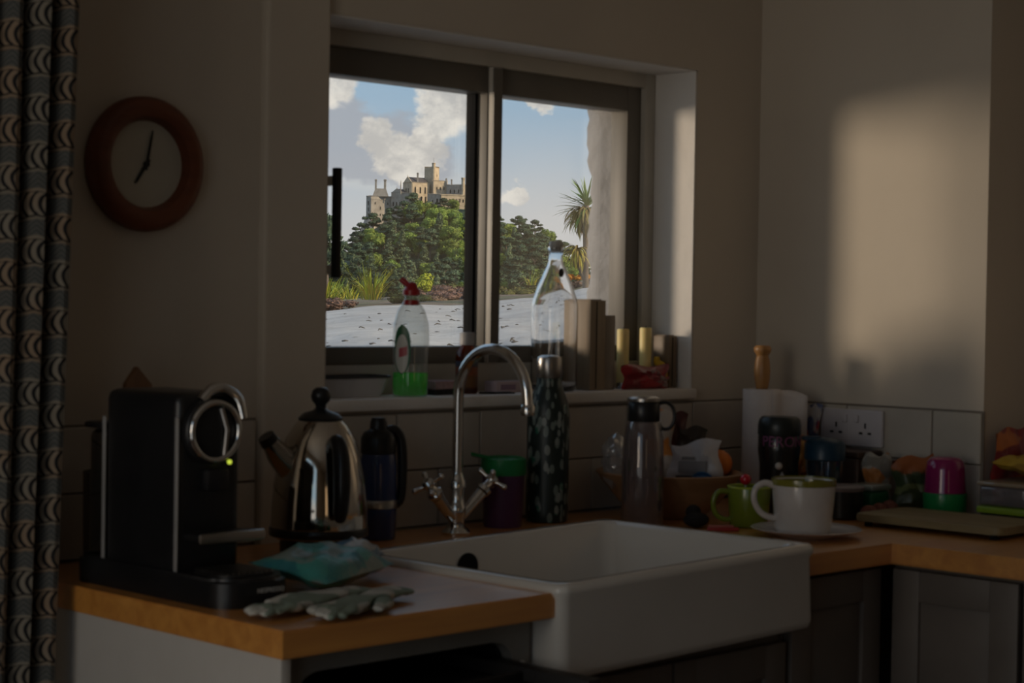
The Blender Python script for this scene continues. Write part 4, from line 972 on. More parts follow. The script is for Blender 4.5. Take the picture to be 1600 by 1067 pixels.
# carafe
cf = thing('glass_carafe', 'tall clear glass carafe with narrow neck before the wooden box', 'carafe', (1.290, .053, ZS))
m_gl = mat('clear_glass', (1, 1, 1), .0, var=0, trans=1, ior=1.45)
bm = B(); lathe(bm, [(0, .001), (.040, 0), (.0465, .005), (.0475, .012), (.0475, .175), (.045, .186), (.036, .212), (.024, .240), (.0165, .256), (.0145, .264), (.0145, .284), (.0165, .286), (.0165, .291), (.0130, .291), (.0125, .264), (.0145, .255), (.022, .239), (.034, .211), (.043, .185), (.0452, .174), (.0452, .014), (.043, .009), (0, .008)], 48)
part('vessel', bm, m_gl, cf, ang=70)
bm = B(); lathe(bm, [(0, .2845), (.0120, .2845), (.0123, .294), (.0140, .296), (.0135, .304), (0, .305)], 20); part('stopper', bm, mat('pale_stopper', (.52, .50, .46), .4), cf)
bm = B(); ball(bm, (0, 0, 0), .0075, 2, (1, .4, 1.25)); o = part('tag', bm, m_black, cf, 'dark dangling tag'); o.location = (-.014, -.030, .240)
# wooden boxes and frame
m_bx = wood('brown_board', (.22, .16, .10), (.33, .25, .165), .55, 2)
def board_box(name, label, cat, x0, x1, y0, y1, h, m, seam=True):
    t = thing(name, label, cat, ((x0 + x1) / 2, (y0 + y1) / 2, ZS)); a, b = (x1 - x0) / 2, (y1 - y0) / 2
    bm = B(); box(bm, -a, a, -b, b, 0, h, .002); part('case', bm, m, t)
    if seam:
        bm = B(); box(bm, -a * .25, -a * .25 + .0022, -b - .0006, -b + .0015, .003, h - .003); part('seam', bm, m_gasket, t, smooth=False)
        bm = B(); box(bm, -a * .75, a * .75, -b * .8, b * .8, h - .001, h + .002, .001); part('top_panel', bm, m, t)
board_box('wooden_box', 'tall brown wooden box on the sill right of the carafe', 'box', 1.373, 1.420, .030, .104, .186, m_bx)
board_box('wooden_block', 'shorter grey-brown block standing right of the tall box', 'box', 1.432, 1.464, .042, .085, .155, wood('greyed_board', (.25, .21, .165), (.34, .29, .235), .6, 2), False)
board_box('picture_frame', 'narrow dark edged wooden frame at the right end of the sill', 'frame', 1.625, 1.650, .030, .076, .112, wood('tan_frame', (.13, .085, .045), (.19, .13, .075), .5, 2))
m_wax = mat('cream_wax', (.82, .66, .27), .45, var=.06, sss=.2)
for i, (x, lab) in enumerate(((1.515, 'cream candle left of the pair on the sill'), (1.588, 'cream candle right of the pair on the sill'))):
    t = thing('candle', lab, 'candle', (x, .066, ZS), group='candles on the sill')
    bm = B(); lathe(bm, [(0, 0), (.0125, 0), (.0130, .002), (.0130, .123 + .003 * i), (.0115, .126 + .003 * i), (.004, .1235 + .003 * i), (0, .123 + .003 * i)], 24); part('wax', bm, m_wax, t)
    bm = B(); tube(bm, [(0, 0, .122), (.0005, 0, .130 + .003 * i)], .0009, 6); part('wick', bm, m_black, t)
    bm = B(); lathe(bm, [(0, 0), (.0145, 0), (.015, .003), (.0135, .004), (.0135, .012), (.0132, .012)], 20); part('holder', bm, m_chromed, t)
rp = single('red_packet', (lambda b: (bag(b, .135, .050, .030, 71, 14, 10, -.10, .004), b)[1])(B()), patches('crimson_film', [(.34, .012, .02), (.38, .016, .022), (.22, .01, .015)], 12, .3, .3), 'low crimson packet standing before the two candles', 'packet', (1.540, .024, ZS), -.02)
bm = B(); bag(bm, .055, .022, .008, 72, 8, 6, 0, .004); o = part('pink_flash', bm, patches('pink_flash_film', [(.30, .05, .06), (.42, .26, .26), (.25, .16, .14)], 40), rp, 'pink and silver flash'); o.location = (.026, -.014, .012); o.rotation_euler = (0, .35, 0)
yc_ = thing('yellow_duck', 'small yellow curled ornament between candle and wooden frame', 'ornament', (1.613, .044, ZS + .001), rz=PI / 2)
bm = B(); tube(bm, [(-.008, 0, .0), (-.010, 0, .03), (-.004, 0, .046), (.004, 0, .049), (.010, 0, .056), (.010, 0, .066)], [.008, .008, .009, .0095, .008, .0055], 12); part('body', bm, mat('yellow_plastic', (.55, .34, .02), .4), yc_)
yc_.name = 'yellow_ornament'
#PART4
# ------------------------------------------------------------------ outdoors: coordinates r (to the south-east) and v (to the north-east) from the kitchen
def gp(r, v, z=0): return Vector((CAM[0] + .70711 * (r + v), CAM[1] + .70711 * (v - r), z))
EYE = 1.32
def ss(t): t = min(1, max(0, t)); return t * t * (3 - 2 * t)
# the castle hill
RID = [(-90, 2), (-70, 8), (-57.2, 12.2), (-52.1, 15.6), (-47, 22.9), (-40.8, 25.4), (-32.7, 28.6), (-20.4, 30.8), (-12.3, 30.4), (-4.1, 26.0), (6.1, 21.6), (14.3, 17.6), (23.5, 12.0), (33, 8.0), (50, 3), (80, 1)]
def hill(r, v):
    h = float(np.interp(r, [p[0] for p in RID], [p[1] for p in RID]))
    s = ss((v - 505) / 95) if v < 600 else 1 - .5 * ss((v - 625) / 80)
    return h * s + .5 * math.sin(r * .31 + v * .17) * s
m_hill = mat('dark_undergrowth', (.04, .065, .035), .95, var=.4, scale=.3)
bm = B(); rows = []
for j in range(41):
    v = 480 + 240 * j / 40; rows.append([bm.verts.new(gp(r, v, hill(r, v) - .1)) for r in [-110 + 200 * i / 80 for i in range(81)]])
for a, b in zip(rows, rows[1:]):
    for i in range(80): bm.faces.new((a[i], a[i + 1], b[i + 1], b[i]))
struct('hill', bm, m_hill, smooth=True)
bm = B(); c4 = [bm.verts.new(gp(r, v, -.6)) for r, v in ((-2500, 60), (2500, 60), (2500, 3500), (-2500, 3500))]; bm.faces.new(c4)
struct('sea', bm, mat('grey_sea', (.16, .20, .23), .35, var=.1, scale=.01))
# pale bank and heath near the house
def qz(q, tab): return float(np.interp(q, [p[0] for p in tab], [p[1] for p in tab]))
FAR = [(-.25, .95), (-.100, 1.130), (-.082, 1.20), (-.054, 1.270), (-.024, 1.275), (-.003, 1.36), (.017, 1.42), (.039, 1.58), (.12, 1.75)]
def bank(q, v):
    t = max(0, min(1, (v - 4.2) / 25.8)); zf = qz(q, FAR)
    return 1.0 + (zf - 1.0) * t ** .8 + .010 * math.sin(q * 90 + v * .7) + .006 * math.sin(q * 230 - v * 1.9)
m_bank = bpy.data.materials.new('pale_pebbly_bank'); m_bank.use_nodes = True; nt, b_ = nodes(m_bank)
t = nt.nodes.new('ShaderNodeTexCoord'); o_ = t.outputs['Object']
n_a = noise(nt, o_, 1.2, 4); n_b = noise(nt, o_, 9, 5, .65); n_c = noise(nt, vmap(nt, o_, (1, 1, 1), (4, 4, 4)), 2.2, 3)
c = mixc(nt, n_a.smooth(.3, .7), (.40, .385, .37), (.50, .485, .465)); c = mixc(nt, n_b.smooth(.57, .66) * n_c.smooth(.42, .6), c, (.10, .09, .07))
nt.links.new(c, b_.inputs['Base Color']); b_.inputs['Roughness'].default_value = .95
bp = nt.nodes.new('ShaderNodeBump'); bp.inputs['Strength'].default_value = .5; bp.inputs['Distance'].default_value = .03; nt.links.new(n_b.v, bp.inputs['Height']); nt.links.new(bp.outputs[0], b_.inputs['Normal'])
bm = B(); rows = []
vs = [3.6 + 26.4 * (j / 40) ** 1.6 for j in range(41)]; qs = [-.30 + .55 * i / 70 for i in range(71)]
def outy(p): return max(0, p)
for v in vs:
    row = []
    for q in qs:
        p = gp(q * v, v, bank(q, v)); p.y = max(p.y, .34); row.append(bm.verts.new(p))
    rows.append(row)
for a, b in zip(rows, rows[1:]):
    for i in range(70): bm.faces.new((a[i], a[i + 1], b[i + 1], b[i]))
bank_o = struct('ground_bank', bm, m_bank, smooth=True)
HE = [(-.25, 1.30), (-.100, 1.28), (-.06, 1.40), (-.045, 1.52), (-.024, 1.56), (-.003, 1.58), (.017, 1.60), (.039, 1.80), (.12, 2.0)]
m_heath = bpy.data.materials.new('brown_heath'); m_heath.use_nodes = True; nt, b_ = nodes(m_heath)
t = nt.nodes.new('ShaderNodeTexCoord'); o_ = t.outputs['Object']
c = mixc(nt, noise(nt, o_, .9, 4).smooth(.4, .6), (.14, .10, .075), (.10, .11, .045)); c = mixc(nt, noise(nt, o_, 5, 5, .7).smooth(.5, .65), c, (.24, .17, .13))
nt.links.new(c, b_.inputs['Base Color']); b_.inputs['Roughness'].default_value = .95
bm = B(); rows = []
for j in range(25):
    v = 29.5 + 34 * j / 24; tt = (v - 29.5) / 10
    row = []
    for q in qs:
        z0 = bank(q, 30) - .02; z1 = qz(q, HE); z = z0 + (z1 - z0) * ss(tt) + .03 * math.sin(q * 150 + v) * ss(tt)
        if v > 46: z -= (v - 46) * .11
        row.append(bm.verts.new(gp(q * v, v, z)))
    rows.append(row)
for a, b in zip(rows, rows[1:]):
    for i in range(70): bm.faces.new((a[i], a[i + 1], b[i + 1], b[i]))
struct('ground_heath', bm, m_heath, smooth=True)
# dark stones and twigs on the bank
m_stone = mat('dark_stone', (.09, .08, .07), .9, var=.3)
bm = B(); r2 = random.Random(12)
for k in range(150):
    v = 7 + 17 * r2.random() ** 1.6; q = r2.uniform(-.13, .06); z = bank(q, v); s = r2.uniform(.006, .018) * (v / 10) ** .5
    if k % 3: ball(bm, gp(q * v, v, z), s, 1, (r2.uniform(.8, 1.7), r2.uniform(.8, 1.7), .5))
    else:
        a = r2.uniform(0, 6.3); p = gp(q * v, v, z + .006); d = Vector((math.cos(a), math.sin(a), .08)) * s * 2.6
        tube(bm, [p - d, p + Vector((0, 0, .008)), p + d * .8 + Vector((.02, 0, 0))], [.003, .005, .003], 5)
st = struct('loose_stones', bm, m_stone, smooth=True); st['kind'] = 'stuff'; st['label'] = 'dark stones and twigs strewn over the pale bank'

# ---- foliage
def cards(pts, nrm, size, rs, flat=.0):
    n = len(pts); r = np.random.RandomState(rs)
    t = r.normal(size=(n, 3)); nn = nrm + r.normal(size=(n, 3)) * .55; nn /= np.linalg.norm(nn, axis=1)[:, None]
    t -= nn * (t * nn).sum(1)[:, None]; t /= np.linalg.norm(t, axis=1)[:, None]; b = np.cross(nn, t)
    s = size * r.uniform(.55, 1.25, (n, 1)); t = t * s; b = b * s * .55
    v = np.stack([pts - t, pts - b * .9 + t * .1, pts + t, pts + b], 1).reshape(-1, 3)
    return v, np.arange(n * 4).reshape(-1, 4)
def crown_mesh(name, blobs, ncard, size, m, seed, core=.78):
    r = np.random.RandomState(seed); w = np.array([max(b[3] * b[4], .02) for b in blobs]); w = w / w.sum(); P, N = [], []
    for b, k in zip(blobs, (w * ncard).astype(int) + 4):
        d = r.normal(size=(k, 3)); d[:, 2] += .15; d /= np.linalg.norm(d, axis=1)[:, None]
        rad = np.array([b[3], b[3], b[4]]); f = r.uniform(.82, 1.08, (k, 1))
        P.append(np.array(b[:3]) + d * rad * f); q = d / rad; N.append(q / np.linalg.norm(q, axis=1)[:, None])
    P = np.concatenate(P); N = np.concatenate(N); V, F = cards(P, N, size, seed)
    V = V.tolist(); F = F.tolist()
    bm = bmesh.new()
    for b in blobs:
        if core: ball(bm, b[:3], 1, 2, (b[3] * core, b[3] * core, b[4] * core))
    bm.verts.index_update(); o = len(V); V += [tuple(v.co) for v in bm.verts]; F += [[o + v.index for v in f.verts] for f in bm.faces]; bm.free()
    me = bpy.data.meshes.new(name); me.from_pydata(V, [], F); me.materials.append(m); me.update()
    return me
m_pine = mat('pine_needles', (.075, .115, .070), .9, var=.35, scale=1.2, rand=.5, spec=.2)
m_broad = mat('broad_leaves', (.19, .26, .055), .85, var=.3, scale=1.0, rand=.45, spec=.2)
m_con = mat('conifer_needles', (.12, .165, .09), .9, var=.35, scale=1.0, rand=.45, spec=.2)
m_bark = mat('grey_bark', (.16, .13, .105), .95, var=.3, scale=3)
m_heather = mat('heather', (.19, .125, .10), .95, var=.35, scale=6, rand=.4, spec=.1)
m_olive = mat('olive_scrub', (.12, .125, .045), .95, var=.35, scale=6, rand=.3, spec=.1)
m_bright = mat('bright_leaves', (.36, .40, .04), .8, var=.25, scale=6, spec=.2)
def rb_(seed, n, R, zc, H, rr_, fl):
    r = random.Random(seed); o = []
    for k in range(n):
        a = r.uniform(0, 6.28); d = R * math.sqrt(r.random()); o.append((d * math.cos(a), d * math.sin(a), zc + r.uniform(-H, H) * (1 - .5 * d / R), r.uniform(*rr_), r.uniform(*rr_) * fl))
    return o
def pine_blobs(seed):
    r = random.Random(seed); o = [(0, 0, 5.6, 1.3, .7)]
    for k in range(10):
        a = r.uniform(0, 6.28); d = r.uniform(.8, 2.3); o.append((d * math.cos(a), d * math.sin(a), r.uniform(3.0, 5.4) - d * .12, r.uniform(.8, 1.35), r.uniform(.3, .5)))
    return o
def con_blobs(seed):
    r = random.Random(seed); o = []
    for k in range(15):
        z = .8 + 5.2 * k / 14; w = 2.0 * (1 - z / 6.9); a = r.uniform(0, 6.28); o.append((w * .45 * math.cos(a), w * .45 * math.sin(a), z, w * .75 + .2, .42))
    return o
KINDS = {}
for i in range(3): KINDS[('pine', i)] = crown_mesh('pine_crown', pine_blobs(40 + i), 1300, .26, m_pine, 5 + i)
for i in range(3): KINDS[('broad', i)] = crown_mesh('broadleaf_crown', rb_(60 + i, 13, 2.0, 3.0, 1.5, (.9, 1.5), .85), 1500, .27, m_broad, 15 + i)
for i in range(3): KINDS[('conifer', i)] = crown_mesh('conifer_crown', con_blobs(80 + i), 1300, .26, m_con, 25 + i)
def trunk_mesh(h, r0, seed, fork=True):
    bm = bmesh.new(); r = random.Random(seed); pts = [(r.uniform(-.12, .12) * k, r.uniform(-.12, .12) * k, h * k / 4 - .4 * (k == 0)) for k in range(5)]
    tube(bm, pts, [r0, r0 * .85, r0 * .7, r0 * .55, r0 * .3], 8)
    if fork:
        for k in range(4):
            a = r.uniform(0, 6.28); p = Vector(pts[2 + k % 2]); tube(bm, [p, p + Vector((math.cos(a) * .7, math.sin(a) * .7, .7)), p + Vector((math.cos(a) * 1.5, math.sin(a) * 1.5, 1.0))], [r0 * .5, r0 * .35, r0 * .15], 6)
    me = bpy.data.meshes.new('trunk'); bm.to_mesh(me); bm.free(); me.materials.append(m_bark); return me
TR = {'pine': trunk_mesh(5.2, .26, 1), 'broad': trunk_mesh(3.6, .24, 2), 'conifer': trunk_mesh(5.4, .2, 3, False)}
NM = {'pine': 'pine_tree', 'broad': 'broadleaf_tree', 'conifer': 'conifer_tree'}
DS = {'pine': 'dark flat-topped pine', 'broad': 'round leafy tree', 'conifer': 'grey-green feathery conifer'}
def tree(kind, i, r, v, s, sz=1, rz=None, label=None, group=None, z=None):
    zz = hill(r, v) - .15 if z is None else z
    ang = r / v
    side = 'left pane' if ang < -.024 else 'right pane' if ang > -.007 else 'behind the mullion'
    lev = 'near the castle walls' if v > 575 else 'half way up the hill' if v > 545 else 'at the foot of the hill'
    lab = label or f'{DS[kind]} {lev}'
    t = thing(NM[kind], lab, 'tree', gp(r, v, zz), rnd.uniform(0, 6.28) if rz is None else rz, group or (lab if label is None else None))
    t.scale = (s, s, s * sz)
    if label is None: ANON.setdefault((lab, side), []).append((ang, t))
    for nm, me in (('crown', KINDS[(kind, i)]), ('trunk', TR[kind])):
        o = bpy.data.objects.new(nm, me); COL.objects.link(o); o.parent = t
    return t
ANON = {}
ORD = 'first second third fourth fifth sixth seventh eighth ninth tenth eleventh twelfth thirteenth fourteenth fifteenth sixteenth seventeenth eighteenth nineteenth twentieth twenty-first twenty-second twenty-third twenty-fourth twenty-fifth twenty-sixth twenty-seventh twenty-eighth twenty-ninth thirtieth'.split()
r3 = random.Random(21); spots = []
for row, v in enumerate((508, 516, 524, 532, 540, 548, 556, 564, 571, 578)):
    n = 18 - row // 3; lo_r, hi_r = (-64 + row * 2.0, 31 - row * 1.6)
    for k in range(n):
        r = lo_r + (hi_r - lo_r) * (k + r3.uniform(.2, .8) + .25 * (row % 2)) / n; spots.append((r, v + r3.uniform(-3.5, 3.5), row))
for r, v, row in spots:
    u = r3.random()
    if row <= 3: kind = 'conifer' if u < .62 else 'pine' if u < .85 else 'broad'
    elif row <= 6: kind = 'broad' if u < .42 else 'pine' if u < .75 else 'conifer'
    else: kind = ('broad' if u < .75 else 'pine') if -31 < r < -12 else ('pine' if u < .8 else 'broad')
    if r > -4: kind = 'pine' if u < .6 else 'broad' if u < .85 else 'conifer'
    s = r3.uniform(1.05, 1.42) * (1.0 if row < 7 else .85)
    tree(kind, r3.randrange(3), r, v, s, r3.uniform(.9, 1.15))
tree('pine', 0, -31.0, 586, 1.15, 1.05, .4, 'large dark cedar with pale trunk right below the castle hall')
tree('broad', 1, -24.5, 588, .85, .9, 1.0, 'yellow-green tree hugging the foot of the sunlit castle wall')
tree('broad', 2, -18.2, 588, .85, .95, 2.0, 'yellow-green tree under the right-hand castle terrace')
tree('broad', 0, -13.2, 590, .85, 1.0, 3.0, 'tree climbing the right end of the castle terrace')
tree('pine', 1, -38.5, 586, .75, .9, 2.6, 'small dark pine under the left castle tower')
tree('pine', 2, -49.5, 582, .72, .9, 1.6, 'small lone pine on the bare left slope of the hill')
tree('pine', 1, 7.0, 590, 1.05, 1.0, 1.3, 'umbrella pine standing highest on the hill in the right pane')
tree('pine', 2, 12.5, 586, .95, .9, .3, 'broad pine on the right shoulder of the hill')
tree('pine', 0, 2.0, 592, .95, .95, 2.0, 'pine on the ridge close beside the mullion in the right pane')
tree('pine', 0, -29.6, 300, 1.5, 1.60, .7, 'thin pine silhouetted behind the black window handle', z=-.4)

for (lab, side), ts in ANON.items():
    for k, (a_, t) in enumerate(sorted(ts, key=lambda q: q[0])):
        t['label'] = f'{lab}, {side}, {ORD[k]} from the left'; t['group'] = f'{lab}, {side}'
# ---- castle (own units of .2042 m, u along the front, d into the hill)
K = .2042; CR, CV, CZ = -30.63, 600, 27.1
ca = thing('castle', 'grey stone castle with battlements and square tower crowning the hill', 'castle', gp(CR, CV, CZ), -PI / 4)
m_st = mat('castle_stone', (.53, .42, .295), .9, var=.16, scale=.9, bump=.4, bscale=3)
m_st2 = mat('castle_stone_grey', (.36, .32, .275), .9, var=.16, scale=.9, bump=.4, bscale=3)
m_slate = mat('dark_slate', (.085, .075, .075), .7, var=.2, scale=1)
m_void = mat('dark_opening', (.035, .032, .03), .6)
def Lc(u, d, h): return (u * K, d * K, h * K)
class Block:
    def __init__(s, name, uL, uF, uR, h0, h1, th, d, m=m_st, gable=None, cren=True, label=None):
        th = math.radians(th); s.F = Vector((uF, d)); s.a = Vector((math.cos(th), math.sin(th))); s.b = Vector((-math.sin(th), math.cos(th)))
        s.lr = (uR - uF) / math.cos(th); s.ll = (uF - uL) / math.sin(th); s.h0, s.h1 = h0, h1
        R_ = s.F + s.a * s.lr; L_ = s.F + s.b * s.ll; Q = R_ + s.b * s.ll
        bm = B(); prism(bm, [Lc(*p, 0)[:2] for p in (s.F, R_, Q, L_)], (h0 - 16) * K, h1 * K)
        if gable:
            mid0 = s.F + s.b * s.ll * .5; g = [Lc(*s.F, h1), Lc(*L_, h1), Lc(*mid0, gable)]
            g2 = [tuple(Vector(p) + Vector((s.a.x, s.a.y, 0)) * K * 1.2) for p in g]
            va = [bm.verts.new(p) for p in g]; vb = [bm.verts.new(p) for p in g2]; bm.faces.new(va); bm.faces.new(vb[::-1])
            for i in range(3): bm.faces.new((va[i], va[(i + 1) % 3], vb[(i + 1) % 3], vb[i]))
            tube(bm, [Lc(*mid0, gable - .5), Lc(*mid0, gable + 2.6)], [.5 * K, .15 * K], 6)
        s.o = part(name, bm, m, ca, label, smooth=False); s.m = m
        if gable:
            bm = B(); e0, e1 = s.F + s.b * s.ll * .1 + s.a * 1.2, s.F + s.b * s.ll * .9 + s.a * 1.2; mm = s.F + s.b * s.ll * .5 + s.a * 1.2
            a_ = [bm.verts.new(Lc(*p, h)) for p, h in ((e0, h1 + .2), (e1, h1 + .2), (mm, gable - .8))]; b__ = [bm.verts.new(Vector(v.co) + Vector((s.a.x, s.a.y, 0)) * K * (s.lr - 2)) for v in a_]
            bm.faces.new(a_); bm.faces.new(b__[::-1])
            for i in range(3): bm.faces.new((a_[i], a_[(i + 1) % 3], b__[(i + 1) % 3], b__[i]))
            part('roof', bm, m_slate, s.o, 'dark slate roof', smooth=False)
        if cren:
            bm = B()
            for org, dr_, ln in ((s.F, s.a, s.lr), (s.F, s.b, s.ll), (R_, s.b, s.ll), (L_, s.a, s.lr)):
                n_ = max(2, int(ln / 2.3))
                for k in range(n_):
                    c = org + dr_ * ln * (k + .5) / n_; w = ln / n_ * .28
                    box(bm, (c.x - w) * K, (c.x + w) * K, (c.y - w) * K, (c.y + w) * K, (h1 - .1) * K, (h1 + 1.15) * K)
            part('battlement', bm, m, s.o, smooth=False, kind='stuff')
    def win(s, face, t, h0, h1, w, arch=True, m=m_void, nm='window'):
        dr_, ln, nv = (s.a, s.lr, -s.b) if face == 'r' else (s.b, s.ll, -s.a)
        c = s.F + dr_ * ln * t; bm = B()
        def loop_(off, g):
            pts = [(-w / 2 - g, h0 - g), (w / 2 + g, h0 - g), (w / 2 + g, h1 - (w * .6 if arch else 0) + g)] + ([(0, h1 + g)] if arch else [(w / 2 + g, h1 + g), (-w / 2 - g, h1 + g)]) + [(-w / 2 - g, h1 - (w * .6 if arch else 0) + g)]
            return [bm.verts.new(Lc(*(c + dr_ * x + nv * off), z)) for x, z in pts]
        # stone surround standing proud, dark glazed inside set back in it
        o1, o2 = loop_(.02, .55), loop_(.35, .45); i1 = loop_(.35, 0); i2 = loop_(.05, 0); n_ = len(o1)
        for A, B_ in ((o1, o2), (o2, i1), (i1, i2)):
            for i in range(n_): bm.faces.new((A[i], A[(i + 1) % n_], B_[(i + 1) % n_], B_[i]))
        w_ = part(nm, bm, s.m, s.o, smooth=False)
        bm = B(); bm.faces.new(loop_(.10, .02)); bmesh.ops.solidify(bm, geom=bm.faces, thickness=.02)
        me = bpy.data.meshes.new('opening'); bm.to_mesh(me); bm.free(); w_.data.materials.append(m)
        # the opening joins its window so that nothing nests deeper than a sub-part
        bmx = bmesh.new(); bmx.from_mesh(w_.data); nf = len(bmx.faces); bmx.from_mesh(me); bmx.faces.ensure_lookup_table()
        for f in bmx.faces[nf:]: f.material_index = 1
        bmx.to_mesh(w_.data); bmx.free(); bpy.data.meshes.remove(me)
tw = Block('tower', 9.6, 26.4, 32.6, 30, 85, 62, 24, m_st, label='tall square tower')
tw.win('r', .5, 70, 74, 1.2)
bm = B(); lathe(bm, [(2.8 * K, 30 * K), (2.8 * K, 90 * K), (3.1 * K, 90.3 * K), (3.1 * K, 91.5 * K), (2.2 * K, 91.5 * K), (2.2 * K, 90 * K), (0, 90 * K)], 8, 24.4 * K, 23.2 * K); part('stair_turret', bm, m_st, ca, smooth=False)
bm = B(); tube(bm, [Lc(24.4, 23, 90), Lc(24.4, 23, 100)], .18 * K, 6); part('flagpole', bm, m_bark, ca)
ha = Block('great_hall', -23.6, -8.4, 18, 24, 59, 32, 0, m_st, gable=69, label='gabled hall with pointed windows')
for t_ in (.20, .49, .77): ha.win('r', t_, 42.5, 53, 2.8)
for t_ in (.28, .56, .80): ha.win('r', t_, 26, 38.5, 2.8)
for t_ in (.36, .62): ha.win('l', t_, 43, 51, 2.6)
bm = B()
for t_ in (.02, .965): c = ha.F + ha.a * ha.lr * t_; box(bm, (c.x - .9) * K, (c.x + .9) * K, (c.y - 1.2) * K, (c.y + 1) * K, 24 * K, 58 * K)
part('buttress', bm, m_st, ha.o, smooth=False, kind='stuff')
bm = B(); c0 = ha.F - ha.b * .3; c1 = ha.F + ha.a * ha.lr - ha.b * .3
prism(bm, [Lc(*p, 0)[:2] for p in (c0, c1, c1 + ha.b * .6, c0 + ha.b * .6)], 39.6 * K, 41.0 * K); part('string_course', bm, m_st, ha.o, smooth=False)
def chimney(u, d, h0, h1, w, m=m_st2, par=None):
    bm = B(); box(bm, (u - w / 2) * K, (u + w / 2) * K, (d - w / 2) * K, (d + w / 2) * K, h0 * K, h1 * K); box(bm, (u - w * .65) * K, (u + w * .65) * K, (d - w * .65) * K, (d + w * .65) * K, (h1 - 2.2) * K, (h1 - 1) * K)
    part('chimney', bm, m, par or ca, smooth=False)
chimney(.0, 11, 55, 75, 2.6)
rw = Block('right_range', 23, 25, 46.5, 34, 63, 24, 12, m_st); 
for t_ in (.25, .5, .75): rw.win('r', t_, 49, 54, 1.8)
chimney(44.5, 20, 55, 67.5, 2.2); chimney(53, 17, 45, 66, 2.2)
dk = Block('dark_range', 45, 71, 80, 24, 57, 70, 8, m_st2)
for t_ in (.25, .5, .75): dk.win('l', t_, 44, 50, 2)
bm = B(); lathe(bm, [(2.6 * K, 24 * K), (2.6 * K, 65 * K), (3.2 * K, 65.6 * K), (3.2 * K, 68 * K), (2.2 * K, 68 * K), (2.2 * K, 66 * K), (0, 66 * K)], 8, 71.5 * K, 5 * K); part('corner_turret', bm, m_st, ca, smooth=False)
te = Block('terrace', 36.5, 38, 75, 12, 40, 14, -7, m_st, cren=False)
for k in range(7): te.win('r', .08 + .14 * k, 29, 34.5, 2.0, arch=k % 2 == 0)
bm = B(); c0 = te.F - te.b * .7; c1 = te.F + te.a * te.lr - te.b * .7
prism(bm, [Lc(*p, 0)[:2] for p in (c0, c1, c1 + te.b * 1.6, c0 + te.b * 1.6)], 39.4 * K, 41.2 * K); part('balustrade', bm, m_st, te.o, 'pale balustrade', smooth=False)
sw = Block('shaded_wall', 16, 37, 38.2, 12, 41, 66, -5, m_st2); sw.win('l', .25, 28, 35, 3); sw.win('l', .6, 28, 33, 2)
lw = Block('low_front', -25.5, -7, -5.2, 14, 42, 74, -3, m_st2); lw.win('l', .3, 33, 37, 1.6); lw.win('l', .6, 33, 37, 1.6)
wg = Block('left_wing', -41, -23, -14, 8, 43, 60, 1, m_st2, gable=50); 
for t_ in (.2, .5, .8): wg.win('l', t_, 22, 29, 2.2)
bm = B(); tube(bm, [Lc(-25.6, 0, 40), Lc(-25.6, 0, 57), Lc(-25.6, 0, 62)], [.9 * K, .8 * K, .2 * K], 6); part('pinnacle', bm, m_st2, ca)
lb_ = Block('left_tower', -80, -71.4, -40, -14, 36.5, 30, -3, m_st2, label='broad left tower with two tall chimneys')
for t_, a, b in ((.45, 16, 21), (.45, 6, 10), (.8, 24, 28), (.2, 24, 28)): lb_.win('r', t_, a, b, 1.8)
for h in (4, 13, 23): lb_.win('l', .5, h, h + 6, 3.4, arch=False)
bm = B(); c0 = lb_.F - lb_.b * .4; c1 = lb_.F + lb_.a * lb_.lr - lb_.b * .4; prism(bm, [Lc(*p, 0)[:2] for p in (c0, c1, c1 + lb_.b * .8, c0 + lb_.b * .8)], 31.5 * K, 32.8 * K); part('string_course', bm, m_st2, lb_.o, smooth=False)
bm = B(); a_ = [bm.verts.new(Lc(u, d, 36.5)) for u, d in ((-70, 3), (-45, 3), (-45, 14), (-70, 14))]; b__ = [bm.verts.new(Lc(u, d, 49)) for u, d in ((-65.5, 5), (-49, 5), (-49, 12), (-65.5, 12))]
for i in range(4): bm.faces.new((a_[i], a_[(i + 1) % 4], b__[(i + 1) % 4], b__[i]))
bm.faces.new(b__); part('hipped_roof', bm, m_st2, lb_.o, smooth=False)
chimney(-65, 7, 40, 63.5, 2.9, m_st2, lb_.o); chimney(-50.6, 7, 40, 63.5, 3.6, m_st2, lb_.o)
bm = B(); a_ = [bm.verts.new(Lc(u, d, -22)) for u, d in ((-88, -6), (-66, -12), (-62, 6), (-86, 8))]; b__ = [bm.verts.new(Lc(u, d, 6)) for u, d in ((-79.5, 1), (-71.5, -3), (-66, 4), (-76, 8))]
for i in range(4): bm.faces.new((a_[i], a_[(i + 1) % 4], b__[(i + 1) % 4], b__[i]))
bm.faces.new(b__); part('sloping_base', bm, m_st2, lb_.o, smooth=False)

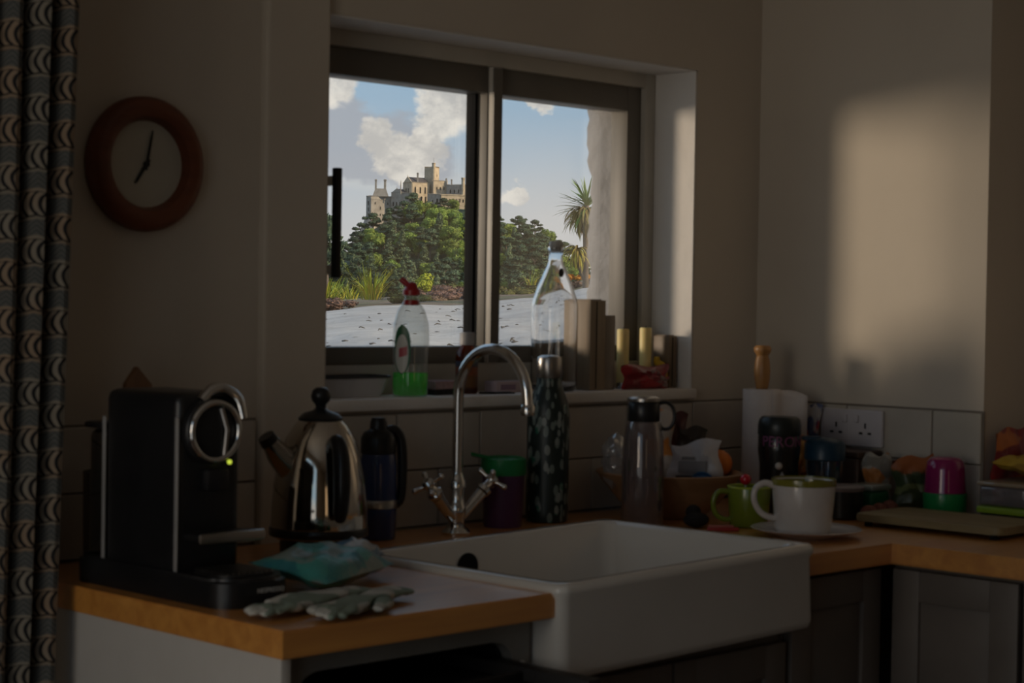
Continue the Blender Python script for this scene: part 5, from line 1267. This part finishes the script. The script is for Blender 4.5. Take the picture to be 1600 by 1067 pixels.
# ---- strap-leaved plants
def blade_mesh(L_, w, bend, seed, m):
    bm = bmesh.new(); r = random.Random(seed); n = 7; row = []
    for k in range(n):
        t_ = k / (n - 1); ww = w * (1 - t_) ** .6 * (.55 + .45 * min(1, t_ * 4)) + .0004; y = L_ * (math.sin(bend * t_) / bend if bend else t_); z = 0
        x = L_ * (1 - math.cos(bend * t_)) / bend
        row.append([bm.verts.new((x, -ww / 2, y)), bm.verts.new((x + ww * .22, 0, y)), bm.verts.new((x, ww / 2, y))])
    for a, b in zip(row, row[1:]):
        bm.faces.new((a[0], a[1], b[1], b[0])); bm.faces.new((a[1], a[2], b[2], b[1]))
    me = bpy.data.meshes.new('leaf'); bm.to_mesh(me); bm.free(); me.materials.append(m)
    for p in me.polygons: p.use_smooth = True
    return me
m_flax = mat('flax_blade', (.38, .44, .03), .6, var=.2, scale=4, rand=.5); m_flax2 = mat('flax_blade_pale', (.55, .47, .06), .6, var=.2, scale=4, rand=.4)
m_cord = mat('cordyline_green', (.16, .25, .05), .6, var=.2, scale=4, rand=.4); m_cord2 = mat('cordyline_dry', (.27, .205, .06), .7, var=.2, scale=4, rand=.5); m_cord3 = mat('cordyline_yellow', (.42, .36, .045), .7, var=.2, rand=.4)
FL = [blade_mesh(.62, .030, .35, 1, m_flax), blade_mesh(.66, .028, .8, 2, m_flax), blade_mesh(.55, .030, 1.4, 3, m_flax2), blade_mesh(.48, .026, 1.0, 4, m_flax2)]
def clump(label, r, v, z, n, s, spread, seed, meshes=FL, cat='plant'):
    t = thing('flax_clump', label, cat, gp(r, v, z)); rr_ = random.Random(seed)
    for k in range(n):
        o = bpy.data.objects.new('leaf', meshes[rr_.randrange(len(meshes))]); COL.objects.link(o); o.parent = t
        a = rr_.uniform(0, 6.28); d = spread * rr_.random() * .5
        o.location = (d * math.cos(a), d * math.sin(a), 0); o.rotation_euler = (0, rr_.uniform(0, .55), a + rr_.uniform(-.4, .4)); q = s * rr_.uniform(.65, 1.15); o.scale = (q, q, q)
    return t
clump('tall yellow-green strap-leaved clump on the bank, left pane', -2.45, 33, 1.33, 110, 1.02, .42, 3)
clump('bushy yellow-green grass clump behind the black window handle', -3.30, 33.5, 1.31, 70, .78, .75, 4)
clump('low yellow grass tuft beside the dark pines, left pane', -2.98, 34.5, 1.33, 40, .62, .4, 8)
clump('small yellow-green tuft left of the carafe neck', .40, 38, 1.68, 30, .52, .2, 5)
def bush(name, label, r, v, z, s, me, cat='shrub', group=None, sz=1):
    t = thing(name, label, cat, gp(r, v, z), rnd.uniform(0, 6), group); t.scale = (s, s, s * sz)
    o = bpy.data.objects.new('foliage', me); COL.objects.link(o); o.parent = t; return t
ME_B = crown_mesh('bright_bush', rb_(101, 9, .8, .9, .55, (.35, .55), .9), 500, .16, m_bright, 91, .6)
ME_H = [crown_mesh('heather_bush', rb_(111 + i, 9, 1.0, .35, .2, (.4, .65), .7), 700, .11, m_heather if i < 2 else m_olive, 95 + i) for i in range(3)]
bush('bright_shrub', 'bright yellow-green leafy shrub over the red bottle cap', -1.72, 36, 1.43, .25, ME_B)
HB = [(-3.55, 31.5, 1.14), (-3.2, 31.4, 1.17), (-2.9, 31.3, 1.19), (-1.75, 33, 1.31), (-1.45, 33.5, 1.33), (-1.1, 34, 1.38), (-.85, 34.2, 1.40), (-1.5, 35.5, 1.40), (-1.15, 37, 1.48), (-.8, 37.5, 1.50), (-.35, 35, 1.45), (0.0, 35, 1.44), (.25, 35.5, 1.45), (.5, 36, 1.46), (.8, 36, 1.50), (1.05, 35.5, 1.56), (1.3, 35, 1.63), (1.1, 33.5, 1.55), (-.5, 38, 1.52), (-1.3, 39.5, 1.54), (-.7, 40, 1.56), (-1.8, 39, 1.50)]
NB = {0: 0, 1: 0}
for k, (r, v, z) in enumerate(sorted(HB, key=lambda q: q[0] / q[1])):
    i = 2 if .0 <= r <= .65 or k in (3, 7) else k % 2; og = int(i == 2); NB[og] += 1
    bush('heather_bush', ('low olive green bush' if og else 'low brown heather bush') + f' along the pale bank, {ORD[NB[og] - 1]} from the left', r, v, z - .05, .30 * rnd.uniform(.8, 1.15), ME_H[i], group='brown heather along the bank' if i < 2 else 'olive bushes along the bank', sz=.8)
# cabbage palm half hidden by the outside wall
CL = [blade_mesh(.56, .046, .25, 11, m_cord), blade_mesh(.52, .044, .7, 12, m_cord), blade_mesh(.50, .055, 1.3, 13, m_cord2), blade_mesh(.50, .052, 1.9, 14, m_cord2), blade_mesh(.46, .040, 1.5, 15, m_cord3)]
cp = thing('cabbage_palm', 'spiky cabbage palm half hidden by the outside wall, right pane', 'palm', gp(1.25, 32, 1.45)); rr_ = random.Random(31)
bm = B(); tube(bm, [(0, 0, -.2), (.01, 0, .5), (-.01, .0, 1.1), (0, 0, 1.56)], [.06, .05, .05, .045], 10); tube(bm, [(0, 0, .25), (-.08, .08, .5), (-.10, .10, .74)], [.035, .03, .03], 8); part('trunk', bm, m_bark, cp)
def head(c, n, kinds, s, lo_, hi_):
    for k in range(n):
        o = bpy.data.objects.new('leaf', CL[kinds[rr_.randrange(len(kinds))]]); COL.objects.link(o); o.parent = cp; o.location = (c[0], c[1], c[2] + rr_.uniform(-.05, .05))
        o.rotation_euler = (0, math.acos(rr_.uniform(lo_, hi_)), rr_.uniform(0, 6.28)); q = s * rr_.uniform(.75, 1.1); o.scale = (q, q, q)
head((0, 0, 1.55), 46, (0, 0, 1), 1.0, .25, 1.0); head((0, 0, 1.46), 230, (2, 2, 3, 3, 1), 1.12, -.9, .55); head((-.10, .10, .78), 95, (4, 4, 3), .85, -.7, .7)
bm = B()
for k in range(3):
    x = -.16 - .05 * k; tube(bm, [(x, -x, -.15), (x - .02, -x, .12), (x + (.05 if k % 2 else -.05), -x, .30), (x + (.09 if k % 2 else -.02), -x, .42)], [.012, .010, .008, .004], 6)
single('bare_stems', bm, mat('pale_stem', (.36, .29, .17), .8), 'bare pale forked stems before the cabbage palm', 'plant', gp(1.10, 31.7, 1.52))
m_or = mat('orange_flowers', (.55, .24, .02), .7, var=.3, scale=12)
ME_O = crown_mesh('orange_bed', [(.18 * k, -.18 * k, .10 + .02 * (k % 2), .14, .08) for k in range(-3, 4)], 420, .06, m_or, 99, .5)
t = bush('flower_bed', 'strip of orange flowers on the bank before the cabbage palm', 1.16, 33, 1.72, .55, ME_O, 'flowers'); t.rotation_euler = (0, 0, 0)
